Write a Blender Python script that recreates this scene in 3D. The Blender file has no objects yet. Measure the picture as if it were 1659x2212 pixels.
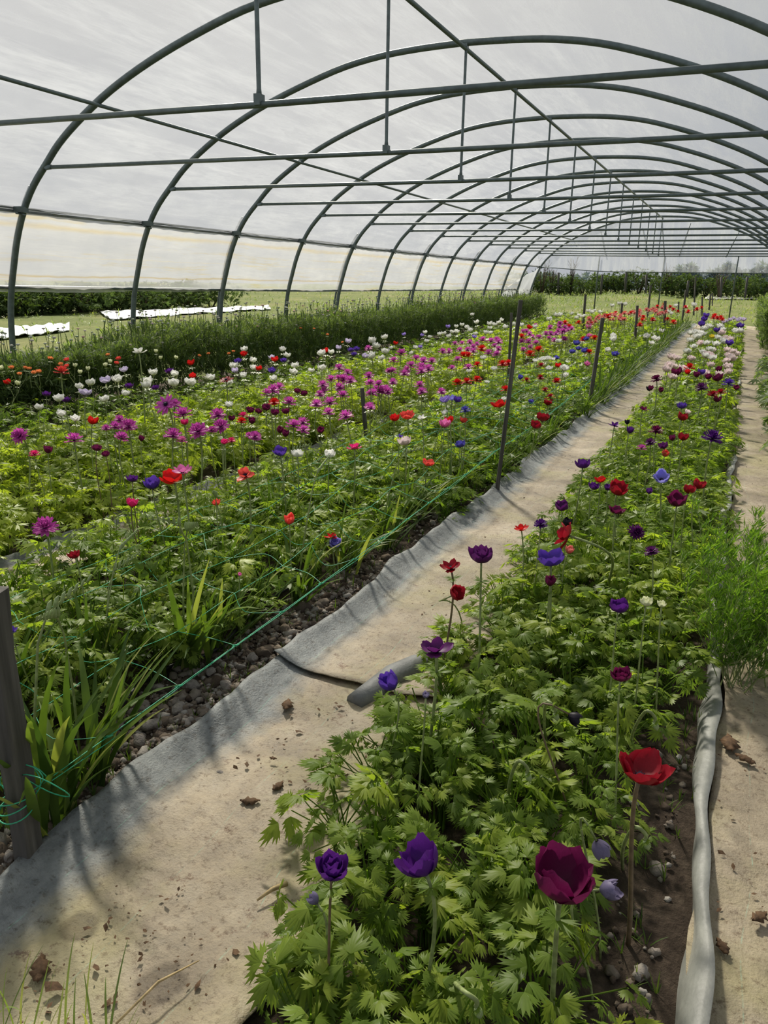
import bpy, math, random
import numpy as np
from mathutils import Vector, Matrix
R = math.radians
rnd = random.Random(7)
rng = np.random.default_rng(7)
SC = bpy.context.scene
COL = SC.collection

# ------------------------------------------------------------------ camera
H = 1.2
F = 1652.0
YAW, PITCH, ROLL = R(24.1), R(16.68), R(1.0)
_f = np.array([-math.sin(YAW)*math.cos(PITCH), math.cos(YAW)*math.cos(PITCH), -math.sin(PITCH)])
_r = np.array([math.cos(YAW), math.sin(YAW), 0.0])
_u = np.cross(_r, _f)
_r2 = _r*math.cos(ROLL)+_u*math.sin(ROLL)
_u2 = -_r*math.sin(ROLL)+_u*math.cos(ROLL)
CM = np.array([_r2, _u2, -_f]).T
cd = bpy.data.cameras.new('camera')
cam = bpy.data.objects.new('camera', cd)
COL.objects.link(cam)
cd.sensor_fit = 'VERTICAL'
cd.sensor_height = 24.0
cd.lens = 24.0*F/2212.0
cd.clip_start = 0.02
cd.clip_end = 600
m4 = Matrix([[*CM[0], 0], [*CM[1], 0], [*CM[2], H], [0, 0, 0, 1]])
cam.matrix_world = m4
SC.camera = cam
SC.view_settings.view_transform = 'Standard'
SC.view_settings.look = 'None'
SC.view_settings.gamma = 1.0
SC.view_settings.use_curve_mapping = False
SC.view_settings.exposure = 0.18
SC.cycles.use_denoising = True
SC.cycles.max_bounces = 8
SC.cycles.transparent_max_bounces = 12
SC.cycles.sample_clamp_indirect = 6.0
SC.cycles.caustics_reflective = False
SC.cycles.caustics_refractive = False

# ------------------------------------------------------------------ sun and sky
SUN_AZ, SUN_EL = R(36), R(43)
sd = Vector((-math.sin(SUN_AZ)*math.cos(SUN_EL), math.cos(SUN_AZ)*math.cos(SUN_EL), math.sin(SUN_EL)))
sl = bpy.data.lights.new('sun', 'SUN')
sl.energy = 7.0
sl.angle = R(5)
sl.color = (1.0, 0.93, 0.80)
sun = bpy.data.objects.new('sun', sl)
COL.objects.link(sun)
sun.rotation_euler = sd.to_track_quat('Z', 'Y').to_euler()
sun.location = (-20, 25, 25)
W = bpy.data.worlds.new('sky')
SC.world = W
W.use_nodes = True
nt = W.node_tree
nt.nodes.clear()
N = nt.nodes.new
out = N('ShaderNodeOutputWorld'); bg = N('ShaderNodeBackground')
tc = N('ShaderNodeTexCoord'); dot = N('ShaderNodeVectorMath'); dot.operation = 'DOT_PRODUCT'
dot.inputs[1].default_value = sd
mr = N('ShaderNodeMapRange'); mr.inputs['From Min'].default_value = 0.2; mr.inputs['From Max'].default_value = 1.0
pw = N('ShaderNodeMath'); pw.operation = 'POWER'; pw.inputs[1].default_value = 2.0
nz = N('ShaderNodeTexNoise'); nz.inputs['Scale'].default_value = 2.2; nz.inputs['Detail'].default_value = 6
mx = N('ShaderNodeMixRGB'); mx.inputs[1].default_value = (.50, .57, .68, 1); mx.inputs[2].default_value = (1.0, .98, .95, 1)
ad = N('ShaderNodeMath'); ad.operation = 'ADD'; ad.use_clamp = True
ms = N('ShaderNodeMath'); ms.operation = 'MULTIPLY_ADD'; ms.inputs[1].default_value = 1.1; ms.inputs[2].default_value = -.38
L = nt.links.new
L(tc.outputs['Generated'], dot.inputs[0]); L(dot.outputs['Value'], mr.inputs['Value']); L(mr.outputs[0], pw.inputs[0])
L(tc.outputs['Generated'], nz.inputs['Vector']); L(nz.outputs['Fac'], ms.inputs[0]); L(ms.outputs[0], ad.inputs[0]); L(pw.outputs[0], ad.inputs[1])
L(ad.outputs[0], mx.inputs[0]); L(mx.outputs[0], bg.inputs['Color']); L(bg.outputs[0], out.inputs[0])
bg.inputs['Strength'].default_value = .56


# ------------------------------------------------------------------ helpers
def smooth(t):
    t = np.clip(t, 0, 1)
    return t*t*(3-2*t)


def terrain(x, y):
    """gentle lie of the land"""
    x = np.asarray(x, float); y = np.asarray(y, float)
    z = .20*smooth((y-6)/17) + .55*smooth((y-23)/22)*1.0
    z = z + .10*smooth((-x-2.6)/1.6)*smooth((8+x)/2.2)
    return z


def ray(p):
    return CM @ np.array([p[0]-829.5, -(p[1]-1106), -F])


def at_z(p, h):
    """the point of the sight line of p that is h above the land"""
    d = ray(p); t = (h-H)/min(d[2], -1e-3)
    for _ in range(12):
        P = d*t
        t = (h+float(terrain(P[0], P[1]))-H)/min(d[2], -1e-3)
    return np.array([0, 0, H])+d*t


def at_y(p, Y):
    d = ray(p)
    return np.array([0, 0, H])+d*(Y/d[1])


def to_px(P):
    c = (np.atleast_2d(P)-np.array([0, 0, H])) @ CM
    w = np.where(-c[:, 2] > .05, -c[:, 2], np.nan)
    return np.stack([829.5+F*c[:, 0]/w, 1106-F*c[:, 1]/w], 1)


def in_view(P, mx_=380, my=350):
    q = to_px(P)
    with np.errstate(invalid='ignore'):
        return (q[:, 0] > -mx_) & (q[:, 0] < 1659+mx_) & (q[:, 1] < 2212+my) & (q[:, 1] > -200)


def tag(o, label=None, cat=None, group=None, kind=None):
    if label: o['label'] = label
    if cat: o['category'] = cat
    if group: o['group'] = group
    if kind: o['kind'] = kind
    return o


def empty(name, loc=(0, 0, 0), rz=0.0):
    o = bpy.data.objects.new(name, None)
    o.empty_display_size = .05
    COL.objects.link(o)
    o.location = loc
    o.rotation_euler = (0, 0, rz)
    return o


def put(name, me, parent=None, loc=None):
    o = bpy.data.objects.new(name, me)
    COL.objects.link(o)
    if parent is not None: o.parent = parent
    if loc is not None: o.location = loc
    return o


class MB:
    """collects shapes for one mesh"""
    def __init__(s):
        s.v = []; s.f = []; s.mi = []; s.n = 0; s.sm = []

    def add(s, v, f, mi=0, sm=True):
        v = [tuple(map(float, p)) for p in v]
        s.v += v
        for q in f:
            s.f.append(tuple(i+s.n for i in q)); s.mi.append(mi); s.sm.append(sm)
        s.n += len(v)
        return s

    def tube(s, pts, rad, seg=8, mi=0, cap=True):
        pts = [Vector(p) for p in pts]
        n = len(pts)
        rr = rad if hasattr(rad, '__len__') else [rad]*n
        v = []; f = []
        t0 = (pts[1]-pts[0]).normalized()
        ref = Vector((0, 0, 1)) if abs(t0.z) < .9 else Vector((0, 1, 0))
        for i, p in enumerate(pts):
            t = (pts[min(i+1, n-1)]-pts[max(i-1, 0)]).normalized()
            a = t.cross(ref)
            if a.length < 1e-4: a = t.orthogonal()
            a.normalize(); b = a.cross(t).normalized()
            ref = b
            for k in range(seg):
                w = 2*math.pi*k/seg
                v.append(p+(a*math.cos(w)+b*math.sin(w))*rr[i])
        for i in range(n-1):
            for k in range(seg):
                f.append((i*seg+k, i*seg+(k+1) % seg, (i+1)*seg+(k+1) % seg, (i+1)*seg+k))
        if cap:
            f.append(tuple(range(seg-1, -1, -1))); f.append(tuple((n-1)*seg+k for k in range(seg)))
        return s.add(v, f, mi)

    def box(s, c, d, rot=None, mi=0, taper=1.0):
        v = []
        for z in (-.5, .5):
            for x, y in ((-.5, -.5), (.5, -.5), (.5, .5), (-.5, .5)):
                k = taper if z > 0 else 1
                p = Vector((x*d[0]*k, y*d[1]*k, z*d[2]))
                if rot is not None: p = rot @ p
                v.append(p+Vector(c))
        f = [(3, 2, 1, 0), (4, 5, 6, 7), (0, 1, 5, 4), (1, 2, 6, 5), (2, 3, 7, 6), (3, 0, 4, 7)]
        return s.add(v, f, mi, False)

    def mesh(s, name, mats):
        me = bpy.data.meshes.new(name)
        me.from_pydata(s.v, [], s.f)
        for m in (mats if isinstance(mats, (list, tuple)) else [mats]): me.materials.append(m)
        me.polygons.foreach_set('material_index', s.mi)
        me.polygons.foreach_set('use_smooth', s.sm)
        me.update()
        return me

    def build(s, name, mats, parent=None, loc=None):
        return put(name, s.mesh(name, mats), parent, loc)


def np_mesh(name, v, tris, mats, tint=None, uv=None, sm=True, mi=None):
    """large triangle or quad mesh from numpy arrays"""
    me = bpy.data.meshes.new(name)
    k = tris.shape[1]
    me.vertices.add(len(v)); me.vertices.foreach_set('co', v.astype(np.float32).ravel())
    me.loops.add(tris.size); me.loops.foreach_set('vertex_index', tris.astype(np.int32).ravel())
    me.polygons.add(len(tris)); me.polygons.foreach_set('loop_start', (np.arange(len(tris))*k).astype(np.int32))
    me.polygons.foreach_set('loop_total', np.full(len(tris), k, np.int32))
    if sm: me.polygons.foreach_set('use_smooth', np.ones(len(tris), bool))
    if mi is not None: me.polygons.foreach_set('material_index', mi.astype(np.int32))
    for m in (mats if isinstance(mats, (list, tuple)) else [mats]): me.materials.append(m)
    me.update(calc_edges=True)
    if tint is not None:
        a = me.attributes.new('tint', 'FLOAT', 'POINT'); a.data.foreach_set('value', tint.astype(np.float32))
    if uv is not None:
        l = me.uv_layers.new(name='UVMap'); l.data.foreach_set('uv', uv[tris.ravel()].astype(np.float32).ravel())
    me.validate()
    return me


def grid(name, X, Y, Zf, mats, uvf=None):
    """surface over a grid; X, Y 1-D arrays, Zf(x, y) -> z or (x, y, z)"""
    gx, gy = np.meshgrid(X, Y)
    z = Zf(gx, gy)
    if isinstance(z, tuple): px, py, pz = z
    else: px, py, pz = gx, gy, z
    v = np.stack([px.ravel(), py.ravel(), pz.ravel()], 1)
    nx, ny = len(X), len(Y)
    i = np.arange(nx*ny).reshape(ny, nx)
    q = np.stack([i[:-1, :-1], i[:-1, 1:], i[1:, 1:], i[1:, :-1]], -1).reshape(-1, 4)
    U, V = np.meshgrid(np.linspace(0, 1, nx), Y)
    uv = np.stack([U.ravel(), V.ravel()], 1)
    return np_mesh(name, v, q, mats, uv=uv)


def wav(x, y, s, seed=0.0):
    """cheap smooth noise in -1..1"""
    x = np.asarray(x)*s; y = np.asarray(y)*s
    return (np.sin(x*1.7+seed+1.3*np.sin(y*1.1+seed*2))+np.sin(y*2.3-seed+1.1*np.sin(x*1.9-seed))+.6*np.sin((x+y)*3.7+seed*3+np.sin(x*2.9)))/2.6


# ------------------------------------------------------------------ materials
class NT:
    def __init__(s, name):
        s.m = bpy.data.materials.new(name); s.m.use_nodes = True
        s.t = s.m.node_tree; s.t.nodes.clear()
        s.out = s.n('ShaderNodeOutputMaterial')

    def n(s, t, **kw):
        x = s.t.nodes.new(t)
        for k, v in kw.items():
            if k.startswith('i_'): x.inputs[k[2:].replace('_', ' ')].default_value = v
            else: setattr(x, k, v)
        return x

    def l(s, a, b): s.t.links.new(a, b)

    def ramp(s, fac, stops, interp='LINEAR'):
        r = s.n('ShaderNodeValToRGB'); r.color_ramp.interpolation = interp
        e = r.color_ramp.elements
        while len(e) < len(stops): e.new(.5)
        for k, (p, c) in enumerate(stops): e[k].position = p; e[k].color = (*c, 1) if len(c) == 3 else c
        s.l(fac, r.inputs[0]); return r.outputs[0]

    def noise(s, scale, detail=4, rough=.55, vec=None, out='Fac'):
        x = s.n('ShaderNodeTexNoise'); x.inputs['Scale'].default_value = scale
        x.inputs['Detail'].default_value = detail; x.inputs['Roughness'].default_value = rough
        if vec is not None: s.l(vec, x.inputs['Vector'])
        return x.outputs[out]

    def mix(s, f, a, b, mode='MIX'):
        x = s.n('ShaderNodeMixRGB', blend_type=mode)
        for i, q in ((0, f), (1, a), (2, b)):
            if hasattr(q, 'is_linked') or hasattr(q, 'links'): s.l(q, x.inputs[i])
            else: x.inputs[i].default_value = q if i == 0 else (*q, 1)
        return x.outputs[0]

    def bump(s, h, strength=.3, dist=.01):
        b = s.n('ShaderNodeBump'); b.inputs['Strength'].default_value = strength; b.inputs['Distance'].default_value = dist
        s.l(h, b.inputs['Height']); return b.outputs[0]

    def obj(s): return s.n('ShaderNodeTexCoord').outputs['Object']

    def uv(s): return s.n('ShaderNodeTexCoord').outputs['UV']

    def map(s, vec, scale):
        x = s.n('ShaderNodeMapping'); x.inputs['Scale'].default_value = scale; s.l(vec, x.inputs[0]); return x.outputs[0]

    def principled(s, col, rough=.6, spec=.5, normal=None, metal=0.0):
        p = s.n('ShaderNodeBsdfPrincipled')
        if hasattr(col, 'links'): s.l(col, p.inputs['Base Color'])
        else: p.inputs['Base Color'].default_value = (*col, 1)
        if hasattr(rough, 'links'): s.l(rough, p.inputs['Roughness'])
        else: p.inputs['Roughness'].default_value = rough
        p.inputs['Specular IOR Level'].default_value = spec
        p.inputs['Metallic'].default_value = metal
        if normal is not None: s.l(normal, p.inputs['Normal'])
        return p.outputs[0]

    def done(s, sh):
        s.l(sh, s.out.inputs['Surface']); return s.m


def leafy(name, stops, trans=.42, rough=.42, tcol=None, spec=.45, tscale=1.25):
    """leaf with light passing through it; 'tint' gives each leaf its own green"""
    t = NT(name)
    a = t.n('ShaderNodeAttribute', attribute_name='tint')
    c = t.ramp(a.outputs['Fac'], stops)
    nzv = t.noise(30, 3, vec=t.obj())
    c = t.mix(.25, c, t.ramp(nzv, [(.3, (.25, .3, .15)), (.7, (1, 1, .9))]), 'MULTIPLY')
    p = t.principled(c, rough, spec)
    tr = t.n('ShaderNodeBsdfTranslucent')
    c2 = t.mix(1.0, c, tcol or (tscale*1.35, tscale*1.45, tscale*.55), 'MULTIPLY')
    t.l(c2, tr.inputs['Color'])
    mixs = t.n('ShaderNodeMixShader'); mixs.inputs[0].default_value = trans
    t.l(p, mixs.inputs[1]); t.l(tr.outputs[0], mixs.inputs[2])
    return t.done(mixs.outputs[0])


M = {}
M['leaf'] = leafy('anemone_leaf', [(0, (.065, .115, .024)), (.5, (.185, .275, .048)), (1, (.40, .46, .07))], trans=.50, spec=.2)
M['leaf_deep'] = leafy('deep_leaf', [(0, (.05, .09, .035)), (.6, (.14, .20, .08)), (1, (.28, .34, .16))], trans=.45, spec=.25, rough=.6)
M['blade'] = leafy('blade_leaf', [(0, (.05, .095, .025)), (.6, (.125, .195, .035)), (1, (.32, .35, .11))], trans=.32, rough=.5, spec=.2)
M['grass'] = leafy('grass_blade', [(0, (.13, .19, .05)), (.6, (.24, .32, .09)), (1, (.42, .42, .17))], trans=.3, rough=.6)
M['feather'] = leafy('feathery_leaf', [(0, (.07, .16, .025)), (.6, (.17, .30, .04)), (1, (.28, .42, .07))], trans=.4)
M['bush'] = leafy('bush_leaf', [(0, (.045, .075, .028)), (.6, (.09, .135, .045)), (1, (.16, .21, .075))], trans=.2, rough=.9, spec=.08)
M['far_tree'] = leafy('haze_tinted_tree_leaf', [(0, (.22, .27, .30)), (1, (.30, .35, .38))], trans=.1, rough=.9, spec=.1)  # pale blue-grey: distance haze painted into the leaf colour


def plain(name, col, rough=.6, spec=.4, bump=None, var=.0, scale=40, metal=0.0):
    t = NT(name)
    c = col
    o = t.obj()
    if var:
        nn = t.noise(scale, 5, vec=o)
        c = t.ramp(nn, [(.3, tuple(x*(1-var) for x in col)), (.7, tuple(min(1, x*(1+var)) for x in col))])
    b = t.bump(t.noise(bump[0], 5, vec=o), bump[1], bump[2]) if bump else None
    return t.done(t.principled(c, rough, spec, b, metal))


M['steel'] = plain('galvanised_steel', (.115, .145, .145), .42, .5, (60, .2, .002), .22, 25, .35)
M['alu'] = plain('alu_rail', (.16, .17, .17), .4, .5, None, .2, 12, .4)
M['stem'] = plain('flower_stem', (.25, .30, .115), .5, .4, None, .4, 60)
M['stem_brown'] = plain('brown_stem', (.17, .12, .07), .5, .4, None, .3, 60)
M['centre'] = plain('dark_flower_centre', (.012, .006, .03), .6, .3, (300, .6, .002))
M['black'] = plain('black_pipe', (.012, .013, .015), .4, .5)
M['green_string'] = plain('green_string', (.04, .42, .22), .4, .5, None, .2, 30)
M['bark'] = plain('bark', (.10, .075, .055), .9, .2, (30, .6, .01), .3, 20)
M['bud_green'] = plain('green_bud', (.30, .38, .17), .5, .4, None, .2, 200)
M['straw'] = plain('dry_straw', (.48, .36, .18), .7, .3, None, .35, 50)
M['litter'] = plain('dead_leaf', (.11, .065, .035), .8, .2, (90, .6, .004), .45, 80)
M['stone'] = plain('grey_clod', (.25, .225, .20), .95, .15, (55, .8, .012), .35, 35)

t = NT('soil_crumbs')
a = t.n('ShaderNodeAttribute', attribute_name='tint')
c = t.ramp(a.outputs['Fac'], [(0, (.07, .05, .037)), (.5, (.16, .13, .10)), (.85, (.25, .22, .19)), (1, (.33, .31, .28))])
M['pebble'] = t.done(t.principled(c, .95, .1, t.bump(t.noise(90, 4, vec=t.obj()), .7, .006)))

t = NT('weathered_wood')
o = t.map(t.obj(), (40, 40, 3))
w = t.noise(1.0, 6, .6, vec=o)
c = t.ramp(w, [(.25, (.045, .043, .040)), (.6, (.115, .108, .098)), (.85, (.21, .20, .18))])
M['wood'] = t.done(t.principled(c, .85, .2, t.bump(w, .6, .004)))

t = NT('soil')
o = t.obj()
a = t.noise(9, 8, .7, vec=o); b = t.noise(60, 6, .7, vec=o)
c = t.ramp(a, [(.3, (.045, .032, .024)), (.55, (.10, .075, .055)), (.8, (.19, .15, .11))])
c = t.mix(.5, c, t.ramp(b, [(.35, (.35, .35, .35)), (.7, (1.3, 1.3, 1.3))]), 'MULTIPLY')
M['soil'] = t.done(t.principled(c, .95, .15, t.bump(b, 1.0, .02)))

t = NT('field_grass')
o = t.obj()
a = t.noise(.35, 6, .6, vec=o); b = t.noise(9, 6, .7, vec=o)
c = t.ramp(a, [(.3, (.11, .145, .045)), (.5, (.165, .195, .068)), (.7, (.24, .235, .105))])
c = t.mix(.6, c, t.ramp(b, [(.3, (.45, .5, .4)), (.7, (1.25, 1.2, 1.1))]), 'MULTIPLY')
M['field'] = t.done(t.principled(c, .95, .1, t.bump(b, .9, .06)))

STAINS = [tuple(at_z(p_, .03)[:2])+(r_,) for p_, r_ in (((170, 1990), .045), ((345, 2120), .05), ((615, 1735), .012))]
# trodden ground-cover fabric: woven grey plastic, sanded over along its middle
t = NT('ground_cover_fabric')
uv = t.uv(); ob = t.obj()
sep = t.n('ShaderNodeSeparateXYZ'); t.l(uv, sep.inputs[0])
n1 = t.noise(5, 6, .65, vec=ob); n2 = t.noise(26, 7, .7, vec=ob); n3 = t.noise(160, 3, .6, vec=ob); n4 = t.noise(2.3, 5, .6, vec=ob)
sand = t.ramp(n1, [(.28, (.19, .155, .11)), (.5, (.325, .27, .19)), (.72, (.44, .38, .285))])
sand = t.mix(.55, sand, t.ramp(n2, [(.3, (.62, .60, .56)), (.6, (1.1, 1.08, 1.05))]), 'MULTIPLY')
alg = t.ramp(n4, [(.48, (0, 0, 0)), (.62, (1, 1, 1))])
sand = t.mix(t.mix(.32, (0, 0, 0), alg), sand, (.30, .29, .08))
dirt = t.ramp(t.noise(14, 8, .8, vec=ob), [(.585, (0, 0, 0)), (.65, (1, 1, 1))])
sand = t.mix(dirt, sand, (.16, .10, .06))
grey = t.ramp(n2, [(.3, (.15, .165, .17)), (.7, (.29, .305, .30))])
wv = t.n('ShaderNodeTexWave', wave_type='BANDS'); wv.inputs['Scale'].default_value = 180; t.l(ob, wv.inputs[0])
grey = t.mix(.2, grey, wv.outputs['Color'], 'MULTIPLY')
# distance from the lifted edge (u) perturbed by noise decides how much sand lies on it
mm = t.n('ShaderNodeMath', operation='MULTIPLY_ADD'); t.l(n1, mm.inputs[0]); mm.inputs[1].default_value = .30; t.l(sep.outputs[0], mm.inputs[2])
msk = t.ramp(mm.outputs[0], [(.30, (0, 0, 0)), (.43, (1, 1, 1))])
st_ = t.noise(1.0, 6, .7, vec=t.map(ob, (16, 2.5, 4)))
grey = t.mix(.75, grey, t.ramp(st_, [(.3, (.38, .40, .42)), (.62, (1.15, 1.15, 1.12))]), 'MULTIPLY')
c = t.mix(msk, grey, sand)
sc_ = t.ramp(t.noise(55, 6, .75, vec=ob), [(.34, (.35, .28, .22)), (.47, (1, 1, 1))])
c = t.mix(.75, c, sc_, 'MULTIPLY')
for (sx, sy, sr) in STAINS:
    dv = t.n('ShaderNodeVectorMath', operation='DISTANCE'); t.l(t.mix(.035, ob, t.noise(20, 3, vec=ob, out='Color'), 'ADD'), dv.inputs[0]); dv.inputs[1].default_value = (sx+.018, sy+.018, .045)
    c = t.mix(1.0, c, t.ramp(dv.outputs['Value'], [(sr*.75, (.50, .48, .46)), (sr, (1, 1, 1))]), 'MULTIPLY')
# thin coloured marker threads woven lengthways
th = t.n('ShaderNodeMath', operation='FRACT'); mu = t.n('ShaderNodeMath', operation='MULTIPLY'); mu.inputs[1].default_value = 3.1
t.l(sep.outputs[0], mu.inputs[0]); t.l(mu.outputs[0], th.inputs[0])
thr = t.ramp(th.outputs[0], [(.48, (0, 0, 0)), (.486, (1, 1, 1)), (.494, (1, 1, 1)), (.50, (0, 0, 0))])
c = t.mix(t.mix(.35, (0, 0, 0), t.mix(1.0, thr, t.ramp(n2, [(.45, (0, 0, 0)), (.6, (1, 1, 1))]), 'MULTIPLY')), c, (.25, .50, .38))
rg = t.ramp(n2, [(.3, (.5, .5, .5)), (.7, (.75, .75, .75))])
hb = t.n('ShaderNodeMath', operation='ADD'); t.l(n2, hb.inputs[0]); t.l(n3, hb.inputs[1])
M['fabric'] = t.done(t.principled(c, rg, .35, t.bump(hb.outputs[0], .5, .006)))

t = NT('grey_woven_flap')
ob = t.obj()
c = t.ramp(t.noise(12, 6, .7, vec=t.map(ob, (1, .35, 1))), [(.3, (.19, .195, .18)), (.55, (.36, .36, .33)), (.8, (.52, .52, .47))])
c = t.mix(1.0, c, (.78, .79, .78), 'MULTIPLY')
M['flap'] = t.done(t.principled(c, .5, .4, t.bump(t.noise(30, 4, vec=ob), .4, .006)))

M['cloth'] = plain('white_fleece', (.80, .82, .84), .7, .3, (4, .7, .05), .08, 6)

# polythene: partly clear, partly milky; streaks of dust and creases run down its slope
def film(name, clear=.62, stain=0.0):
    t = NT(name)
    uv = t.uv()
    s1 = t.noise(1.0, 8, .72, vec=t.map(uv, (3.2, 1.6, 1)))
    # stretched creases, slanting a little
    rot = t.n('ShaderNodeMapping'); rot.inputs['Rotation'].default_value = (0, 0, R(9)); rot.inputs['Scale'].default_value = (5.5, .9, 1)
    t.l(uv, rot.inputs[0])
    s2 = t.noise(1.0, 5, .62, vec=rot.outputs[0])
    rot2 = t.n('ShaderNodeMapping'); rot2.inputs['Rotation'].default_value = (0, 0, R(-6)); rot2.inputs['Scale'].default_value = (15, 1.1, 1)
    t.l(uv, rot2.inputs[0])
    s3 = t.noise(1.0, 4, .7, vec=rot2.outputs[0])
    st = t.ramp(s2, [(.44, (0, 0, 0)), (.56, (.55, .55, .55)), (.60, (.15, .15, .15)), (.72, (1, 1, 1))])
    st2 = t.ramp(s3, [(.50, (0, 0, 0)), (.66, (1, 1, 1))])
    st = t.mix(.45, st, st2, 'ADD')
    k = t.mix(.38, st, t.ramp(s1, [(.3, (0, 0, 0)), (.75, (1, 1, 1))]))
    tr = t.n('ShaderNodeBsdfTransparent')
    milk_d = t.n('ShaderNodeBsdfDiffuse'); milk_t = t.n('ShaderNodeBsdfTranslucent'); gl = t.n('ShaderNodeBsdfGlossy')
    col = (.52, .545, .59)
    if stain:
        sp = t.n('ShaderNodeSeparateXYZ'); t.l(uv, sp.inputs[0])
        yl = t.noise(1.0, 6, .7, vec=t.map(uv, (26, 1.3, 1)))
        ys = t.ramp(yl, [(.55, (.60, .61, .62)), (.66, (.62, .55, .37))])
        band = None
        for pos, wd_, cc in ((.072, .007, (.52, .40, .16)), (.285, .016, (.62, .54, .36)), (.16, .003, (.68, .62, .48))):
            ad_ = t.n('ShaderNodeMath', operation='MULTIPLY_ADD'); t.l(t.noise(1.0, 5, .6, vec=t.map(uv, (30, 1.8, 1))), ad_.inputs[0]); ad_.inputs[1].default_value = .022; t.l(sp.outputs[0], ad_.inputs[2])
            bm = t.ramp(ad_.outputs[0], [(pos+.011-wd_, (0, 0, 0)), (pos+.011, (1, 1, 1)), (pos+.011+wd_, (0, 0, 0))])
            ys = t.mix(bm, ys, cc)
        t.l(ys, milk_d.inputs[0]); t.l(ys, milk_t.inputs[0])
    else:
        milk_d.inputs[0].default_value = (*col, 1); milk_t.inputs[0].default_value = (*col, 1)
    tr.inputs[0].default_value = (.97, .975, .98, 1)
    gl.inputs['Roughness'].default_value = .35
    a = t.n('ShaderNodeMixShader'); a.inputs[0].default_value = .68
    t.l(milk_d.outputs[0], a.inputs[1]); t.l(milk_t.outputs[0], a.inputs[2])
    g = t.n('ShaderNodeMixShader'); g.inputs[0].default_value = .08
    t.l(a.outputs[0], g.inputs[1]); t.l(gl.outputs[0], g.inputs[2])
    ff = t.n('ShaderNodeMapRange'); t.l(k, ff.inputs['Value'])
    ff.inputs['To Min'].default_value = 1-clear-.20; ff.inputs['To Max'].default_value = min(1, 1-clear+.62)
    f = t.n('ShaderNodeMixShader'); t.l(ff.outputs[0], f.inputs[0])
    t.l(tr.outputs[0], f.inputs[1]); t.l(g.outputs[0], f.inputs[2])
    return t.done(f.outputs[0])


M['film'] = film('polythene_roof', .66)
M['film_side'] = film('polythene_side', .36, 1.0)
M['film_end'] = film('polythene_end', .72)
M['film_old'] = film('polythene_folds', .12)

PET = {}
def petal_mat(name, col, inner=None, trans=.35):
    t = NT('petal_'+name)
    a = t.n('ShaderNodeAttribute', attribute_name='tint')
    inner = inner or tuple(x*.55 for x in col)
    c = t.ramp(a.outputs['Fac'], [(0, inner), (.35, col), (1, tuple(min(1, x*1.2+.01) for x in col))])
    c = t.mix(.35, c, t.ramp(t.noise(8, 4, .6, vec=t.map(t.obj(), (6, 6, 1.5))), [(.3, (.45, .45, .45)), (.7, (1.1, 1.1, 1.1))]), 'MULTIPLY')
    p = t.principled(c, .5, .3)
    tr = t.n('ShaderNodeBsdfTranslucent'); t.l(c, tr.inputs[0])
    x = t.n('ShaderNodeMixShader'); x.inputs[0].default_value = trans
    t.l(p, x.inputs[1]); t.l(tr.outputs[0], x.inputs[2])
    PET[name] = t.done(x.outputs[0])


for nm, c_ in dict(burgundy=(.15, .005, .065), plum=(.13, .014, .15), purple=(.115, .016, .24), violet=(.12, .05, .42), blue=(.10, .09, .48),
                   lavender=(.38, .27, .72), magenta=(.62, .10, .48), pink=(.78, .20, .50), hot_pink=(.75, .03, .22), crimson=(.34, .006, .02),
                   red=(.70, .012, .012), coral=(.80, .10, .08), salmon=(.75, .22, .20), orange=(.80, .28, .10), black=(.012, .008, .02),
                   grey_violet=(.22, .19, .32), yellow=(.75, .62, .05), light_blue=(.30, .28, .75)).items():
    petal_mat(nm, c_)
petal_mat('white', (.86, .85, .80), (.72, .74, .60))
petal_mat('blush', (.84, .70, .70), (.75, .60, .60))
petal_mat('cream', (.74, .76, .52), (.55, .62, .30))
petal_mat('lilac', (.70, .62, .82), (.30, .16, .50))

# ------------------------------------------------------------------ large structure: ground
XS = np.concatenate([np.linspace(-70, -8, 40), np.linspace(-7.7, 3, 90), np.linspace(3.5, 40, 24)])
YS = np.concatenate([np.linspace(-4, 8, 90), np.linspace(8.3, 30, 70), np.linspace(31, 130, 60)])


def soil_z(x, y):
    z = terrain(x, y)
    inside = (x > -5.8) & (x < 1.3) & (y < 23.6)
    return z + np.where(inside, .018*wav(x, y, 4.0, 1)+.008*wav(x, y, 13, 3), .03*wav(x, y, .8, 2))


def is_in(x, y):
    return (x > -5.75) & (x < 1.3) & (y < 23.4)


gx_, gy_ = np.meshgrid(XS, YS)
me = grid('field', XS, YS, soil_z, [M['field'], M['soil']])
cx = (gx_[:-1, :-1]+gx_[1:, 1:])/2; cy = (gy_[:-1, :-1]+gy_[1:, 1:])/2
me.polygons.foreach_set('material_index', is_in(cx, cy).astype(np.int32).ravel())
g = put('floor', me); tag(g, 'bare brown soil of the beds running out into a grassy field', 'ground', kind='structure')


# beds: x range, y range, canopy height, tint
BEDS = {'right': (-.70, .015), 'middle': (-2.38, -1.42), 'left': (-3.85, -2.72), 'white': (-4.85, -4.15)}

# ------------------------------------------------------------------ path fabrics
def edge_noise(y, s): return .012*np.sin(y*3.1+s)+.010*np.sin(y*7.7+2*s)+.006*np.sin(y*17+s)


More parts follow.
